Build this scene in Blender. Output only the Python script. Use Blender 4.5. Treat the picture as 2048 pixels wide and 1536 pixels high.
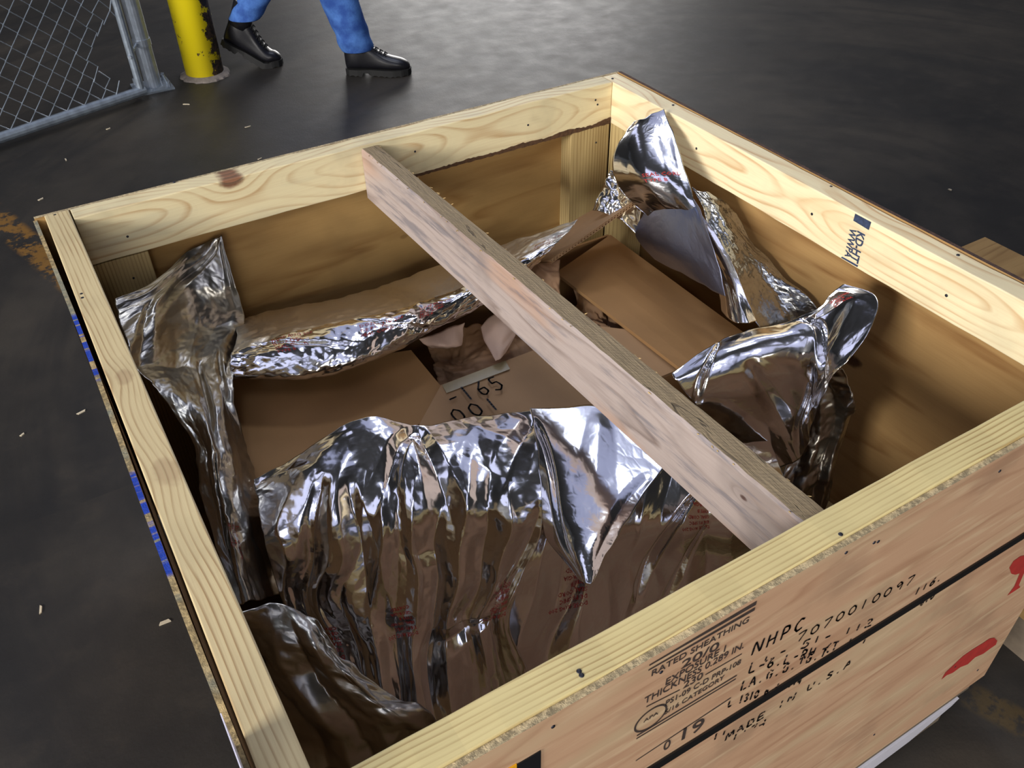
import bpy, bmesh, math, random
import numpy as np
from mathutils import Vector, Matrix

sc = bpy.context.scene
for o in list(bpy.data.objects):
    bpy.data.objects.remove(o)

# ------------------------------------------------------------------ camera
F_PX = 1761.7
CAM = np.array([0.0088, -0.3370, 1.5182])
RM = np.array([[0.8582745, 0.3392, -0.3851], [-0.5129348, 0.5434, -0.6646], [-0.0162088, 0.7679, 0.6403]])
def ortho(M):
    x = M[:, 0] / np.linalg.norm(M[:, 0])
    z = M[:, 2] - x * (x @ M[:, 2]); z /= np.linalg.norm(z)
    y = np.cross(z, x)
    return np.stack([x, y, z], 1)
RM = ortho(RM)
H = 0.82            # height of the crate rim
W, D = 1.1523, 1.1612
TH, BW, PT = 0.038, 0.089, 0.0075    # lumber thickness, lumber width, plywood thickness

cd = bpy.data.cameras.new('camera')
cam = bpy.data.objects.new('camera', cd)
sc.collection.objects.link(cam)
cd.sensor_fit = 'HORIZONTAL'; cd.sensor_width = 36.0; cd.lens = F_PX / 2048 * 36
cd.clip_start = 0.02; cd.clip_end = 200
m = Matrix.Identity(4)
for i in range(3):
    for j in range(3):
        m[i][j] = RM[i, j]
    m[i][3] = CAM[i]
cam.matrix_world = m
sc.camera = cam

def ray(px, py):
    return RM @ np.array([(px - 1024) / F_PX, (768 - py) / F_PX, -1.0])
def at(px, py, c):
    """point of the place seen at a photo pixel; c = height below the rim, or ('x'|'y'|'h', value)"""
    d = ray(px, py)
    if isinstance(c, tuple):
        k = {'x': 0, 'y': 1, 'h': 2}[c[0]]; v = c[1]
    else:
        k = 2; v = H + c
    s = (v - CAM[k]) / d[k]
    return CAM + s * d

# ------------------------------------------------------------------ world and light
wd = bpy.data.worlds.new('world'); sc.world = wd; wd.use_nodes = True
wd.node_tree.nodes['Background'].inputs[0].default_value = (0.55, 0.62, 0.8, 1)
wd.node_tree.nodes['Background'].inputs[1].default_value = 0.25
sc.view_settings.view_transform = 'Standard'
sc.view_settings.look = 'None'
sc.view_settings.gamma = 1
sc.view_settings.exposure = 0.0
sc.view_settings.use_curve_mapping = False

def area(name, loc, target, sx, sy, energy, color):
    l = bpy.data.lights.new(name, 'AREA'); l.shape = 'RECTANGLE'; l.size = sx; l.size_y = sy
    l.energy = energy; l.color = color
    o = bpy.data.objects.new(name, l); sc.collection.objects.link(o)
    o.location = loc
    o.rotation_euler = (Vector(target) - Vector(loc)).to_track_quat('-Z', 'Y').to_euler()
    return o
area('dock_door_daylight', (8.0, 13.6, 2.3), (1, 1, 0.8), 5.0, 3.6, 620, (1.0, 0.97, 0.94))
area('side_window_daylight', (-8.8, -1.6, 4.0), (0.9, 0.6, 0.7), 4.0, 2.0, 1250, (1.0, 0.96, 0.90))
area('front_fill_light', (-2.2, -6.8, 2.9), (0.7, 0.6, 0.7), 3.6, 2.4, 420, (1.0, 0.97, 0.93))  # added fill for the near plywood; the front wall has no door
area('overhead_sky_fill', (3.2, 4.8, 5.92), (3.2, 4.8, 0.0), 5.0, 7.0, 62, (0.60, 0.66, 1.0))
area('overhead_sky_fill', (3.1, 5.0, 5.9), (3.1, 5.0, 0.0), 0.9, 2.2, 38, (0.80, 0.86, 1.0))
area('overhead_sky_fill', (-1.7, -3.4, 5.92), (-1.7, -3.4, 0.0), 4.0, 4.4, 42, (0.62, 0.67, 1.0))  # added behind the camera to give the front foil lavender reflections
area('overhead_sky_fill', (-0.9, -2.6, 5.9), (-0.9, -2.6, 0.0), 0.7, 1.6, 26, (0.9, 0.93, 1.0))  # small bright core added with it, for highlights in the foil
area('overhead_sky_fill', (-2.6, 1.6, 5.9), (-2.6, 1.6, 0.0), 2.4, 4.0, 36, (0.68, 0.72, 1.0))
area('high_bay_lamp', (1.7, 2.2, 5.4), (1.7, 2.2, 0.0), 0.7, 0.7, 28, (0.9, 0.95, 1.0))

# ------------------------------------------------------------------ helpers
COL = sc.collection
RND = random.Random(5)
def link(o, parent=None):
    COL.objects.link(o)
    if parent is not None:
        o.parent = parent
    return o
def empty(name, loc, label=None, cat=None, group=None, kind=None):
    o = bpy.data.objects.new(name, None); COL.objects.link(o); o.location = loc
    o.empty_display_size = 0.05
    tag(o, label, cat, group, kind)
    return o
def tag(o, label=None, cat=None, group=None, kind=None):
    if label: o['label'] = label
    if cat: o['category'] = cat
    if group: o['group'] = group
    if kind: o['kind'] = kind
    return o
def mesh_obj(name, verts, faces, mat, parent=None, smooth=False):
    """verts are world coordinates; stored relative to the parent's origin"""
    off = np.array(parent_world(parent)) if parent is not None else np.zeros(3)
    me = bpy.data.meshes.new(name)
    v = np.asarray(verts, float) - off
    me.from_pydata([tuple(a) for a in v], [], [tuple(f) for f in faces])
    me.update()
    if smooth:
        me.polygons.foreach_set('use_smooth', [True] * len(me.polygons))
    if mat is not None: me.materials.append(mat)
    o = bpy.data.objects.new(name, me)
    return link(o, parent)
def parent_world(p):
    l = Vector((0, 0, 0))
    while p is not None:
        l += p.location; p = p.parent
    return l
def bm_obj(name, bm, mat, parent=None, smooth=False, bevel=0, seg=2):
    off = parent_world(parent)
    if bevel:
        bmesh.ops.bevel(bm, geom=[e for e in bm.edges if e.calc_face_angle(0) > 0.5], offset=bevel, segments=seg, affect='EDGES', profile=0.5)
    for v in bm.verts: v.co -= off
    me = bpy.data.meshes.new(name); bm.to_mesh(me); bm.free()
    if smooth:
        me.polygons.foreach_set('use_smooth', [True] * len(me.polygons))
    me.materials.append(mat)
    return link(bpy.data.objects.new(name, me), parent)
def add_box(bm, lo, hi):
    vs = [bm.verts.new((x, y, z)) for z in (lo[2], hi[2]) for y in (lo[1], hi[1]) for x in (lo[0], hi[0])]
    for f in ((0, 2, 3, 1), (4, 5, 7, 6), (0, 1, 5, 4), (2, 6, 7, 3), (0, 4, 6, 2), (1, 3, 7, 5)):
        bm.faces.new([vs[i] for i in f])
    return vs
def box(name, lo, hi, mat, parent=None, bevel=0.0015):
    bm = bmesh.new(); add_box(bm, lo, hi)
    return bm_obj(name, bm, mat, parent, bevel=bevel)
def add_tube(bm, pts, r, n=8, cap=True):
    pts = [Vector(p) for p in pts]
    rings = []
    rs = r if isinstance(r, (list, tuple)) else [r] * len(pts)
    up = None
    for i, p in enumerate(pts):
        t = (pts[min(i + 1, len(pts) - 1)] - pts[max(i - 1, 0)]).normalized()
        if up is None:
            up = t.orthogonal().normalized()
        else:
            up = (up - t * up.dot(t)).normalized()
        s = t.cross(up)
        rings.append([bm.verts.new(p + (up * math.cos(2 * math.pi * k / n) + s * math.sin(2 * math.pi * k / n)) * rs[i]) for k in range(n)])
    for a, b in zip(rings, rings[1:]):
        for k in range(n):
            bm.faces.new((a[k], a[(k + 1) % n], b[(k + 1) % n], b[k]))
    if cap:
        bm.faces.new(rings[0][::-1]); bm.faces.new(rings[-1])
def loft(bm, rings, cap=True):
    R = [[bm.verts.new(p) for p in ring] for ring in rings]
    n = len(R[0])
    for a, b in zip(R, R[1:]):
        for k in range(n):
            bm.faces.new((a[k], a[(k + 1) % n], b[(k + 1) % n], b[k]))
    if cap:
        bm.faces.new(R[0][::-1]); bm.faces.new(R[-1])

# ------------------------------------------------------------------ node helper
class NT:
    def __init__(s, name):
        s.mat = bpy.data.materials.new(name); s.mat.use_nodes = True
        s.t = s.mat.node_tree; s.t.nodes.clear()
        s.out = s.t.nodes.new('ShaderNodeOutputMaterial')
        s.bsdf = s.t.nodes.new('ShaderNodeBsdfPrincipled')
        s.t.links.new(s.bsdf.outputs[0], s.out.inputs[0])
        s.tc = s.t.nodes.new('ShaderNodeTexCoord')
    def set(s, k, v):
        i = s.bsdf.inputs[k]
        if hasattr(v, 'is_output') : s.t.links.new(v, i)
        else: i.default_value = v
    def n(s, typ, **kw):
        nd = s.t.nodes.new(typ)
        for k, v in kw.items(): setattr(nd, k, v)
        return nd
    def con(s, a, b):
        if hasattr(a, 'is_output'): s.t.links.new(a, b)
        else: b.default_value = a
    def math(s, op, a, b=0.0, c=None, clamp=False):
        nd = s.n('ShaderNodeMath', operation=op, use_clamp=clamp)
        s.con(a, nd.inputs[0]); s.con(b, nd.inputs[1])
        if c is not None: s.con(c, nd.inputs[2])
        return nd.outputs[0]
    def sep(s, v):
        nd = s.n('ShaderNodeSeparateXYZ'); s.con(v, nd.inputs[0]); return nd.outputs
    def comb(s, x, y, z):
        nd = s.n('ShaderNodeCombineXYZ')
        for i, a in enumerate((x, y, z)): s.con(a, nd.inputs[i])
        return nd.outputs[0]
    def noise(s, v, scale, detail=3.0, rough=0.5, dist=0.0, col=False):
        nd = s.n('ShaderNodeTexNoise'); s.con(v, nd.inputs['Vector'])
        nd.inputs['Scale'].default_value = scale; nd.inputs['Detail'].default_value = detail
        nd.inputs['Roughness'].default_value = rough; nd.inputs['Distortion'].default_value = dist
        return nd.outputs[1 if col else 0]
    def vor(s, v, scale, feature='F1', rnd=1.0):
        nd = s.n('ShaderNodeTexVoronoi', feature=feature); s.con(v, nd.inputs['Vector'])
        nd.inputs['Scale'].default_value = scale; nd.inputs['Randomness'].default_value = rnd
        return nd.outputs['Distance']
    def mapping(s, v, loc=(0, 0, 0), rot=(0, 0, 0), sc=(1, 1, 1)):
        nd = s.n('ShaderNodeMapping'); s.con(v, nd.inputs[0])
        nd.inputs[1].default_value = loc; nd.inputs[2].default_value = rot; nd.inputs[3].default_value = sc
        return nd.outputs[0]
    def ramp(s, f, stops, interp='LINEAR'):
        nd = s.n('ShaderNodeValToRGB'); s.con(f, nd.inputs[0]); e = nd.color_ramp.elements
        nd.color_ramp.interpolation = interp
        while len(e) < len(stops): e.new(0.5)
        for el, (p, c) in zip(e, stops):
            el.position = p; el.color = (*c, 1) if len(c) == 3 else c
        return nd.outputs[0]
    def mix(s, f, a, b, blend='MIX'):
        nd = s.n('ShaderNodeMix', data_type='RGBA', blend_type=blend)
        s.con(f, nd.inputs[0])
        for v, i in ((a, nd.inputs[6]), (b, nd.inputs[7])):
            if hasattr(v, 'is_output'): s.t.links.new(v, i)
            else: i.default_value = (*v, 1) if len(v) == 3 else v
        return nd.outputs[2]
    def bump(s, h, strength=0.3, dist=0.001):
        nd = s.n('ShaderNodeBump'); nd.inputs['Strength'].default_value = strength
        nd.inputs['Distance'].default_value = dist; s.con(h, nd.inputs['Height'])
        s.t.links.new(nd.outputs[0], s.bsdf.inputs['Normal'])
    def sstep(s, x, a, b):
        nd = s.n('ShaderNodeMapRange', interpolation_type='SMOOTHSTEP')
        s.con(x, nd.inputs[0]); nd.inputs[1].default_value = a; nd.inputs[2].default_value = b
        return nd.outputs[0]

def srgb(r, g, b):
    f = lambda c: (c / 255 / 12.92) if c / 255 <= 0.04045 else ((c / 255 + 0.055) / 1.055) ** 2.4
    return (f(r), f(g), f(b))

def wood(name, axis, light, dark, rings=90, center=(0.0, -0.05), slope=0.06, wob=0.006, knots=(), knotcol=(120, 62, 40), slopeA=0.0, nA=0.0,
         stain=None, rough=0.6, sharp=0.75, seed=0.0, mottle=0.2, faceax=None, bumpk=0.15, stretch=1.6, warp2=0.012):
    """sawn softwood: rings about a slightly tilted pith line parallel to `axis`; knots = (along, across, size, strength)"""
    t = NT(name)
    X = t.sep(t.tc.outputs['Object'])
    ids = {'x': 0, 'y': 1, 'z': 2}
    L = X[ids[axis]]
    o = [k for k in 'xyz' if k != axis]
    A, B = X[ids[o[0]]], X[ids[o[1]]]
    vs = t.comb(t.math('MULTIPLY_ADD', L, stretch, seed), t.math('MULTIPLY', A, 9.0), t.math('MULTIPLY', B, 9.0))
    n1 = t.noise(vs, 1.3, 2.0, 0.5, col=True)
    ns = t.sep(n1)
    a = t.math('ADD', t.math('SUBTRACT', A, center[0]), t.math('MULTIPLY', t.math('SUBTRACT', ns[0], 0.5), warp2 * 4))
    b = t.math('ADD', t.math('SUBTRACT', B, center[1]), t.math('MULTIPLY', L, slope))
    b = t.math('ADD', b, t.math('MULTIPLY', t.math('SUBTRACT', ns[1], 0.5), warp2 * 4))
    if slopeA or nA:
        lf = t.noise(t.comb(t.math('MULTIPLY_ADD', L, 2.6, seed), 0.0, 0.0), 1.0, 1.0)
        a = t.math('ADD', a, t.math('ADD', t.math('MULTIPLY', L, slopeA), t.math('MULTIPLY', t.math('SUBTRACT', lf, 0.5), nA)))
    r = t.math('SQRT', t.math('ADD', t.math('MULTIPLY', a, a), t.math('MULTIPLY', b, b)))
    kmask = None
    fa = {'x': 0, 'y': 1, 'z': 2}[faceax] if faceax else ids[o[1]]
    for (kl, ka, ks, kst) in knots:
        dl = t.math('DIVIDE', t.math('SUBTRACT', L, kl), ks * 1.7)
        da = t.math('DIVIDE', t.math('SUBTRACT', X[fa], ka), ks)
        d2 = t.math('ADD', t.math('MULTIPLY', dl, dl), t.math('MULTIPLY', da, da))
        g = t.math('EXPONENT', t.math('MULTIPLY', d2, -0.45))
        r = t.math('ADD', r, t.math('MULTIPLY', g, 0.028 * kst))
        nn = t.math('MULTIPLY', t.noise(t.tc.outputs['Object'], 60, 2), 0.5)
        k = t.sstep(t.math('ADD', d2, nn), 0.75, 0.35)
        if kst < 0.5: k = t.math('MULTIPLY', k, kst)
        kmask = k if kmask is None else t.math('MAXIMUM', kmask, k)
    r = t.math('ADD', r, t.math('MULTIPLY', t.math('SUBTRACT', t.noise(vs, 6, 3), 0.5), wob))
    ph = t.math('FRACT', t.math('MULTIPLY', r, rings))
    prof = t.ramp(ph, [(0, (0.05,) * 3), (sharp - 0.3, (0.12,) * 3), (sharp, (1,) * 3), (min(sharp + 0.14, 0.99), (0.05,) * 3), (1, (0.12,) * 3)])
    fine = t.noise(t.comb(t.math('MULTIPLY', L, 12.0), t.math('MULTIPLY', A, 420.0), t.math('MULTIPLY', B, 420.0)), 1.0, 3)
    gm = t.math('MULTIPLY_ADD', t.sstep(t.noise(t.comb(t.math('MULTIPLY_ADD', L, 5.0, seed), t.math('MULTIPLY', A, 22.0), t.math('MULTIPLY', B, 22.0)), 1.0, 2), 0.35, 0.65), 0.75, 0.3)
    prof = t.math('MULTIPLY', prof, gm)
    fac = t.math('ADD', t.math('MULTIPLY', prof, 0.8), t.math('MULTIPLY', t.math('SUBTRACT', fine, 0.5), 0.45), clamp=True)
    c = t.mix(fac, srgb(*light), srgb(*dark))
    mo = t.noise(t.comb(t.math('MULTIPLY_ADD', L, 3.0, seed + 3), t.math('MULTIPLY', A, 14.0), t.math('MULTIPLY', B, 14.0)), 1.0, 3)
    c = t.mix(t.math('MULTIPLY', t.sstep(mo, 0.5, 0.72), mottle), c, srgb(*(stain or dark)))
    c = t.mix(t.math('MULTIPLY', t.sstep(t.noise(t.tc.outputs['Object'], 7, 4), 0.52, 0.7), mottle * 0.8), c, srgb(*[x * 0.78 for x in light]))
    if kmask is not None:
        c = t.mix(t.math('MULTIPLY', kmask, 0.9), c, t.mix(ph, srgb(*knotcol), srgb(*[k * 0.6 for k in knotcol])))
    t.set('Base Color', c); t.set('Roughness', rough); t.set('Specular IOR Level', 0.3)
    t.bump(t.math('ADD', fine, prof), bumpk, 0.0006)
    return t

def plain(name, col, rough=0.6, metal=0.0, var=0.12, nscale=40, bumpk=0.1, spec=0.5):
    t = NT(name)
    n = t.noise(t.tc.outputs['Object'], nscale, 4)
    c = t.mix(t.math('MULTIPLY', n, 1.0), srgb(*[k * (1 - var) for k in col]), srgb(*[min(255, k * (1 + var)) for k in col]))
    t.set('Base Color', c); t.set('Roughness', rough); t.set('Metallic', metal); t.set('Specular IOR Level', spec)
    t.bump(n, bumpk, 0.001)
    return t.mat

# ------------------------------------------------------------------ setting: floor, walls, ceiling
def floor_material():
    t = NT('dark_oily_concrete')
    P = t.tc.outputs['Object']
    n1 = t.noise(P, 0.8, 6, 0.6); n2 = t.noise(P, 9, 5, 0.65); n3 = t.noise(P, 130, 3, 0.6)
    X = t.sep(P)
    # tyre swirls: rings around a point far to the right
    dx = t.math('SUBTRACT', X[0], 2.2); dy = t.math('SUBTRACT', X[1], 1.4)
    rr = t.math('SQRT', t.math('ADD', t.math('MULTIPLY', dx, dx), t.math('MULTIPLY', dy, dy)))
    sw = t.noise(t.comb(t.math('MULTIPLY', rr, 3.2), t.math('MULTIPLY', t.math('ARCTAN2', dy, dx), 0.8), 0.0), 1.4, 6, 0.6)
    c = t.mix(t.sstep(n1, 0.35, 0.7), srgb(38, 36, 34), srgb(72, 66, 58))
    c = t.mix(t.math('MULTIPLY', t.sstep(sw, 0.42, 0.62), 0.6), c, srgb(30, 30, 31))
    c = t.mix(t.math('MULTIPLY', t.sstep(n2, 0.5, 0.75), 0.3), c, srgb(66, 58, 48))
    c = t.mix(t.math('MULTIPLY', n3, 0.35), c, srgb(32, 32, 34))
    # worn yellow paint, left of the crate and in front of its right corner
    wear = t.sstep(t.math('ADD', t.noise(P, 11, 6, 0.7), t.math('MULTIPLY', t.noise(P, 60, 3), 0.25)), 0.58, 0.68)
    def line(px, py, ux, uy, L, w):
        ex = t.math('SUBTRACT', X[0], px); ey = t.math('SUBTRACT', X[1], py)
        al = t.math('ADD', t.math('MULTIPLY', ex, ux), t.math('MULTIPLY', ey, uy))
        ac = t.math('ABSOLUTE', t.math('SUBTRACT', t.math('MULTIPLY', ex, uy), t.math('MULTIPLY', ey, ux)))
        return t.math('MULTIPLY', t.sstep(ac, w * 1.3, w * 0.7), t.math('MULTIPLY', t.sstep(al, -0.05, 0.05), t.sstep(al, L + .05, L - .05)))
    l1 = line(YA[0], YA[1], *YD, 1.1, 0.045)
    l2 = line(YB[0], YB[1], *YE, 2.5, 0.03)
    c = t.mix(t.math('MULTIPLY', l1, t.math('MULTIPLY', wear, 0.85)), c, srgb(128, 92, 40))
    c = t.mix(t.math('MULTIPLY', l2, t.math('MULTIPLY', wear, 0.18)), c, srgb(128, 100, 36))
    t.set('Base Color', c)
    t.set('Roughness', t.math('MULTIPLY_ADD', n2, 0.25, 0.40)); t.set('Specular IOR Level', 0.38)
    t.bump(t.math('ADD', n2, t.math('MULTIPLY', n3, 0.4)), 0.25, 0.004)
    return t.mat
_a = at(-40, 405, ('h', 0)); _b = at(105, 530, ('h', 0)); YD = (_b - _a)[:2]; YD = YD / np.linalg.norm(YD); YA = _a[:2]
_a = at(1930, 1385, ('h', 0)); _b = at(2060, 1455, ('h', 0)); YE = (_b - _a)[:2]; YE = YE / np.linalg.norm(YE); YB = _a[:2]

fl = box('floor', (-9, -7, -0.2), (12, 14, 0), floor_material(), bevel=0); tag(fl, kind='structure')
cw = plain('painted_block_wall', (92, 94, 98), 0.8, nscale=3)
def holed_wall(name, axis, v, lo, hi, h, holes, th=0.2):
    """wall in the plane axis=v from lo to hi, with door holes (a, b, top)"""
    bm = bmesh.new()
    def bx(a, b, z0, z1):
        if axis == 'x': add_box(bm, (v, a, z0), (v + th, b, z1))
        else: add_box(bm, (a, v, z0), (b, v + th, z1))
    s = lo
    for (a, b, z0, z1) in holes:
        bx(s, a, 0, h)
        if z0 > 0: bx(a, b, 0, z0)
        bx(a, b, z1, h); s = b
    bx(s, hi, 0, h)
    o = bm_obj(name, bm, cw); tag(o, kind='structure'); return o
holed_wall('wall_left', 'x', -9.2, -7, 14, 6, [(-3.8, 0.6, 2.9, 5.1)])
holed_wall('wall_right', 'x', 12, -7, 14, 6, [])
holed_wall('wall_back', 'y', 14, -9, 12, 6, [(5.5, 10.5, 0, 4.2)])
holed_wall('wall_front', 'y', -7.2, -9, 12, 6, [])
ce = box('ceiling', (-9.2, -7.2, 6), (12.2, 14.2, 6.2), plain('dark_deck', (60, 62, 66), 0.8), bevel=0); tag(ce, kind='structure')

# ------------------------------------------------------------------ wood materials
CX, CY = W / 2, D / 2
LIGHTP = (226, 208, 160)
m_back = wood('back_rail_pine', 'x', (230, 216, 174), (190, 154, 108), rings=80, center=(CY - TH - 0.03, H - 0.035), slope=0.0, slopeA=0.05, nA=0.16, wob=0.003, seed=2.3,
              knots=[(0.30 - CX, H - 0.004, 0.021, 1.0)], stain=(176, 172, 150), mottle=0.6, knotcol=(140, 84, 60), warp2=0.008, rough=0.55, sharp=0.7).mat
m_right = wood('right_rail_pine', 'y', (244, 230, 190), (204, 160, 110), rings=75, center=(CX - TH + 0.02, H - 0.032), slope=0.0, slopeA=-0.06, nA=0.2, wob=0.003, seed=7.7,
               stain=(214, 176, 124), mottle=0.4, warp2=0.008, rough=0.5, sharp=0.72).mat
m_left = wood('left_rail_pine', 'y', (214, 196, 152), (156, 122, 82), rings=150, center=(0.25 - CX, H - 0.05), slope=0.0, slopeA=0.02, nA=0.03, wob=0.002, seed=4.1,
              knots=[(0.655 - CY, 0.02 - CX, 0.018, 0.35), (0.46 - CY, 0.024 - CX, 0.025, 0.35)], faceax='x', knotcol=(150, 96, 74), stain=(196, 174, 136), mottle=0.25, rough=0.6, warp2=0.005).mat
m_near = wood('near_rail_pine', 'x', (222, 205, 148), (160, 126, 74), rings=170, center=(-CY + 0.35, H - 0.05), slope=0.0, slopeA=0.006, nA=0.02, wob=0.0015, seed=9.2, sharp=0.72,
              stain=(208, 184, 128), mottle=0.2, warp2=0.003, rough=0.55).mat
m_post = wood('post_pine', 'z', (190, 168, 118), (132, 104, 64), rings=170, center=(0.3, 0.4), slope=0.0, wob=0.002, seed=1.0, warp2=0.002, mottle=0.25).mat
def ply(name, axis, light, dark, seed, knots=(), knotcol=(84, 50, 30), mottle=0.45, rings=22, cen=(1.3, 0.6), stain=None, rough=0.62, warp=0.06, strk=0.0, strkcol=None):
    t = wood(name, axis, light, dark, rings=rings, center=cen, slope=0.12, wob=0.01, seed=seed, knots=knots, knotcol=knotcol,
             mottle=mottle, stain=stain, warp2=warp, stretch=1.2, bumpk=0.1, rough=rough)
    if strk:
        X = t.sep(t.tc.outputs['Object']); ids = {'x': 0, 'y': 1, 'z': 2}
        s = [t.math('MULTIPLY', X[i], 9.0 if i == ids[axis] else 75.0) for i in range(3)]
        f = t.math('MULTIPLY', t.sstep(t.noise(t.comb(*s), 1.0, 3), 0.5, 0.72), strk)
        old = t.bsdf.inputs['Base Color'].links[0].from_socket
        t.set('Base Color', t.mix(f, old, srgb(*(strkcol or light))))
    return t
m_ply_near = ply('near_plywood', 'x', (198, 160, 128), (172, 130, 100), 3.0, mottle=0.6, stain=(200, 178, 142), rings=30, strk=0.6, strkcol=(214, 188, 152), rough=0.7).mat
m_ply_back = ply('back_plywood', 'x', (172, 138, 86), (136, 100, 56), 6.2, rings=16, knots=[(0.625 - CX, H - 0.235, 0.009, 0.4)], stain=(118, 84, 46)).mat
m_ply_right = ply('right_plywood', 'y', (170, 136, 88), (128, 90, 50), 8.4, rings=18, knots=[(0.425 - CY, H - 0.29, 0.024, 1.0)], knotcol=(70, 40, 26), stain=(122, 88, 50)).mat
m_ply_left = ply('left_plywood', 'y', (160, 130, 92), (130, 100, 64), 5.1).mat
m_ply_floor = ply('floor_plywood', 'x', (138, 108, 70), (112, 84, 50), 1.1).mat
t = wood('weathered_spacer_side', 'y', (172, 158, 152), (118, 102, 95), rings=60, center=(-0.08, -0.01), slope=0.03, wob=0.012, seed=3.3, mottle=0.75, stain=(178, 142, 118),
         knots=[(-0.455, 0.055, 0.006, 0.6)], knotcol=(96, 66, 58), rough=0.6, warp2=0.016)
P = t.tc.outputs['Object']; X = t.sep(P)
g = t.sstep(t.noise(t.comb(t.math('MULTIPLY', X[0], 10), t.math('MULTIPLY', X[1], 4.5), t.math('MULTIPLY', X[2], 48)), 1, 5, 0.7), 0.5, 0.66)
t.set('Base Color', t.mix(t.math('MULTIPLY', g, 0.6), t.bsdf.inputs['Base Color'].links[0].from_socket, srgb(98, 98, 108)))
m_beam = t.mat
def roughsawn():
    t = NT('rough_sawn_top'); P = t.tc.outputs['Object']; X = t.sep(P)
    saw = t.math('SINE', t.math('MULTIPLY', t.math('ADD', t.math('MULTIPLY', X[1], 1.0), t.math('ADD', t.math('MULTIPLY', X[0], 0.8), t.math('MULTIPLY', t.noise(P, 20, 2), 0.01))), 900))
    n = t.noise(t.comb(t.math('MULTIPLY', X[0], 260), t.math('MULTIPLY', X[1], 22), 0.0), 1, 5, 0.65)
    cr = t.sstep(t.noise(t.comb(t.math('MULTIPLY', X[0], 60), t.math('MULTIPLY', X[1], 9), 3.0), 1, 3, 0.6, 0.6), 0.62, 0.68)
    c = t.mix(n, srgb(98, 84, 64), srgb(176, 156, 124))
    c = t.mix(t.math('MULTIPLY', t.math('MULTIPLY_ADD', saw, 0.5, 0.5), 0.05), c, srgb(80, 68, 52))
    c = t.mix(t.math('MULTIPLY', cr, 0.6), c, srgb(58, 46, 34))
    t.set('Base Color', c); t.set('Roughness', 0.85)
    t.bump(t.math('ADD', t.math('ADD', t.math('MULTIPLY', saw, 0.05), t.math('MULTIPLY', n, 1.3)), t.math('MULTIPLY', cr, -1.0)), 0.8, 0.0025)
    return t.mat
m_beam_top = roughsawn()
m_edge = None
def plyedge(name, col):
    t = NT(name); P = t.tc.outputs['Object']; X = t.sep(P)
    n = t.noise(P, 160, 4, 0.7); n2 = t.noise(P, 30, 3)
    c = t.mix(t.sstep(n, 0.4, 0.65), srgb(*[k * 0.7 for k in col]), srgb(*col))
    c = t.mix(t.math('MULTIPLY', t.sstep(n2, 0.5, 0.7), 0.5), c, srgb(*[min(255, k * 1.15) for k in col]))
    t.set('Base Color', c); t.set('Roughness', 0.85); t.bump(n, 0.8, 0.002)
    return t
m_edge_near = plyedge('near_plywood_edge', (202, 182, 142)).mat
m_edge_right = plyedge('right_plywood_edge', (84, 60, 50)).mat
tl = plyedge('left_plywood_edge', (188, 164, 116)); P = tl.tc.outputs['Object']; X = tl.sep(P)
yy = X[1]; B1 = (at(205, 760, 0.0)[1], at(150, 620, 0.0)[1]); B2 = (at(345, 1150, 0.0)[1], at(262, 935, 0.0)[1])
seg1 = tl.math('MULTIPLY', tl.sstep(yy, B1[0] - CY, B1[0] + .015 - CY), tl.sstep(yy, B1[1] - CY, B1[1] - .015 - CY))
seg2 = tl.math('MULTIPLY', tl.sstep(yy, B2[0] - CY, B2[0] + .01 - CY), tl.sstep(yy, B2[1] - CY, B2[1] - .01 - CY))
dash = tl.sstep(tl.noise(tl.comb(0.0, tl.math('MULTIPLY', yy, 42.0), 0.0), 1.0, 3, 0.6), 0.44, 0.5)
bl = tl.math('MULTIPLY', tl.math('MAXIMUM', seg1, seg2), dash)
c0 = tl.bsdf.inputs['Base Color'].links[0].from_socket
c0 = tl.mix(tl.math('MULTIPLY', tl.sstep(tl.noise(P, 14, 3), 0.48, 0.62), 0.5), c0, srgb(112, 132, 130))
tl.set('Base Color', tl.mix(bl, c0, srgb(24, 62, 168)))
m_edge_left = tl.mat
m_nail = plain('nail_steel', (52, 52, 60), 0.5, 0.6)
m_dark = plain('gap_dirt', (24, 19, 16), 0.9)
m_bark = plain('bark_wane', (74, 52, 34), 0.95, nscale=160, var=0.5, bumpk=1.0)

# ------------------------------------------------------------------ the crate
crate = empty('wooden_crate', (CX, CY, 0), 'large open pine and plywood crate lined with a silver foil bag', 'crate')
def rail(name, lo, hi, mat, axis, seed):
    """board with a gently wavering face, bevelled"""
    bm = bmesh.new(); add_box(bm, lo, hi)
    k = 'xyz'.index(axis); n = 28
    for i in range(1, n):
        co = [0, 0, 0]; co[k] = lo[k] + (hi[k] - lo[k]) * i / n; no = [0, 0, 0]; no[k] = 1
        bmesh.ops.bisect_plane(bm, geom=bm.verts[:] + bm.edges[:] + bm.faces[:], plane_co=co, plane_no=no)
    bmesh.ops.bevel(bm, geom=[e for e in bm.edges if e.calc_face_angle(0) > 0.5], offset=0.0016, segments=2, affect='EDGES', profile=0.5)
    r = random.Random(seed); a, b, c = r.random() * 6, r.random() * 6, r.random() * 6
    for v in bm.verts:
        s = v.co[k]
        w = 0.0007 * math.sin(s * 9 + a) + 0.0004 * math.sin(s * 37 + b) + 0.0003 * math.sin(s * 83 + c)
        v.co.z += w
    return bm_obj(name, bm, mat, crate)
rail('near_top_rail', (TH + 0.001, 0, H - BW), (W - TH - 0.001, TH, H), m_near, 'x', 1)
rail('back_top_rail', (TH + 0.002, D - TH, H - BW), (W - TH - 0.0008, D, H), m_back, 'x', 2)
rail('left_top_rail', (0, 0, H - BW), (TH, D, H + 0.001), m_left, 'y', 3)
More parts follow.
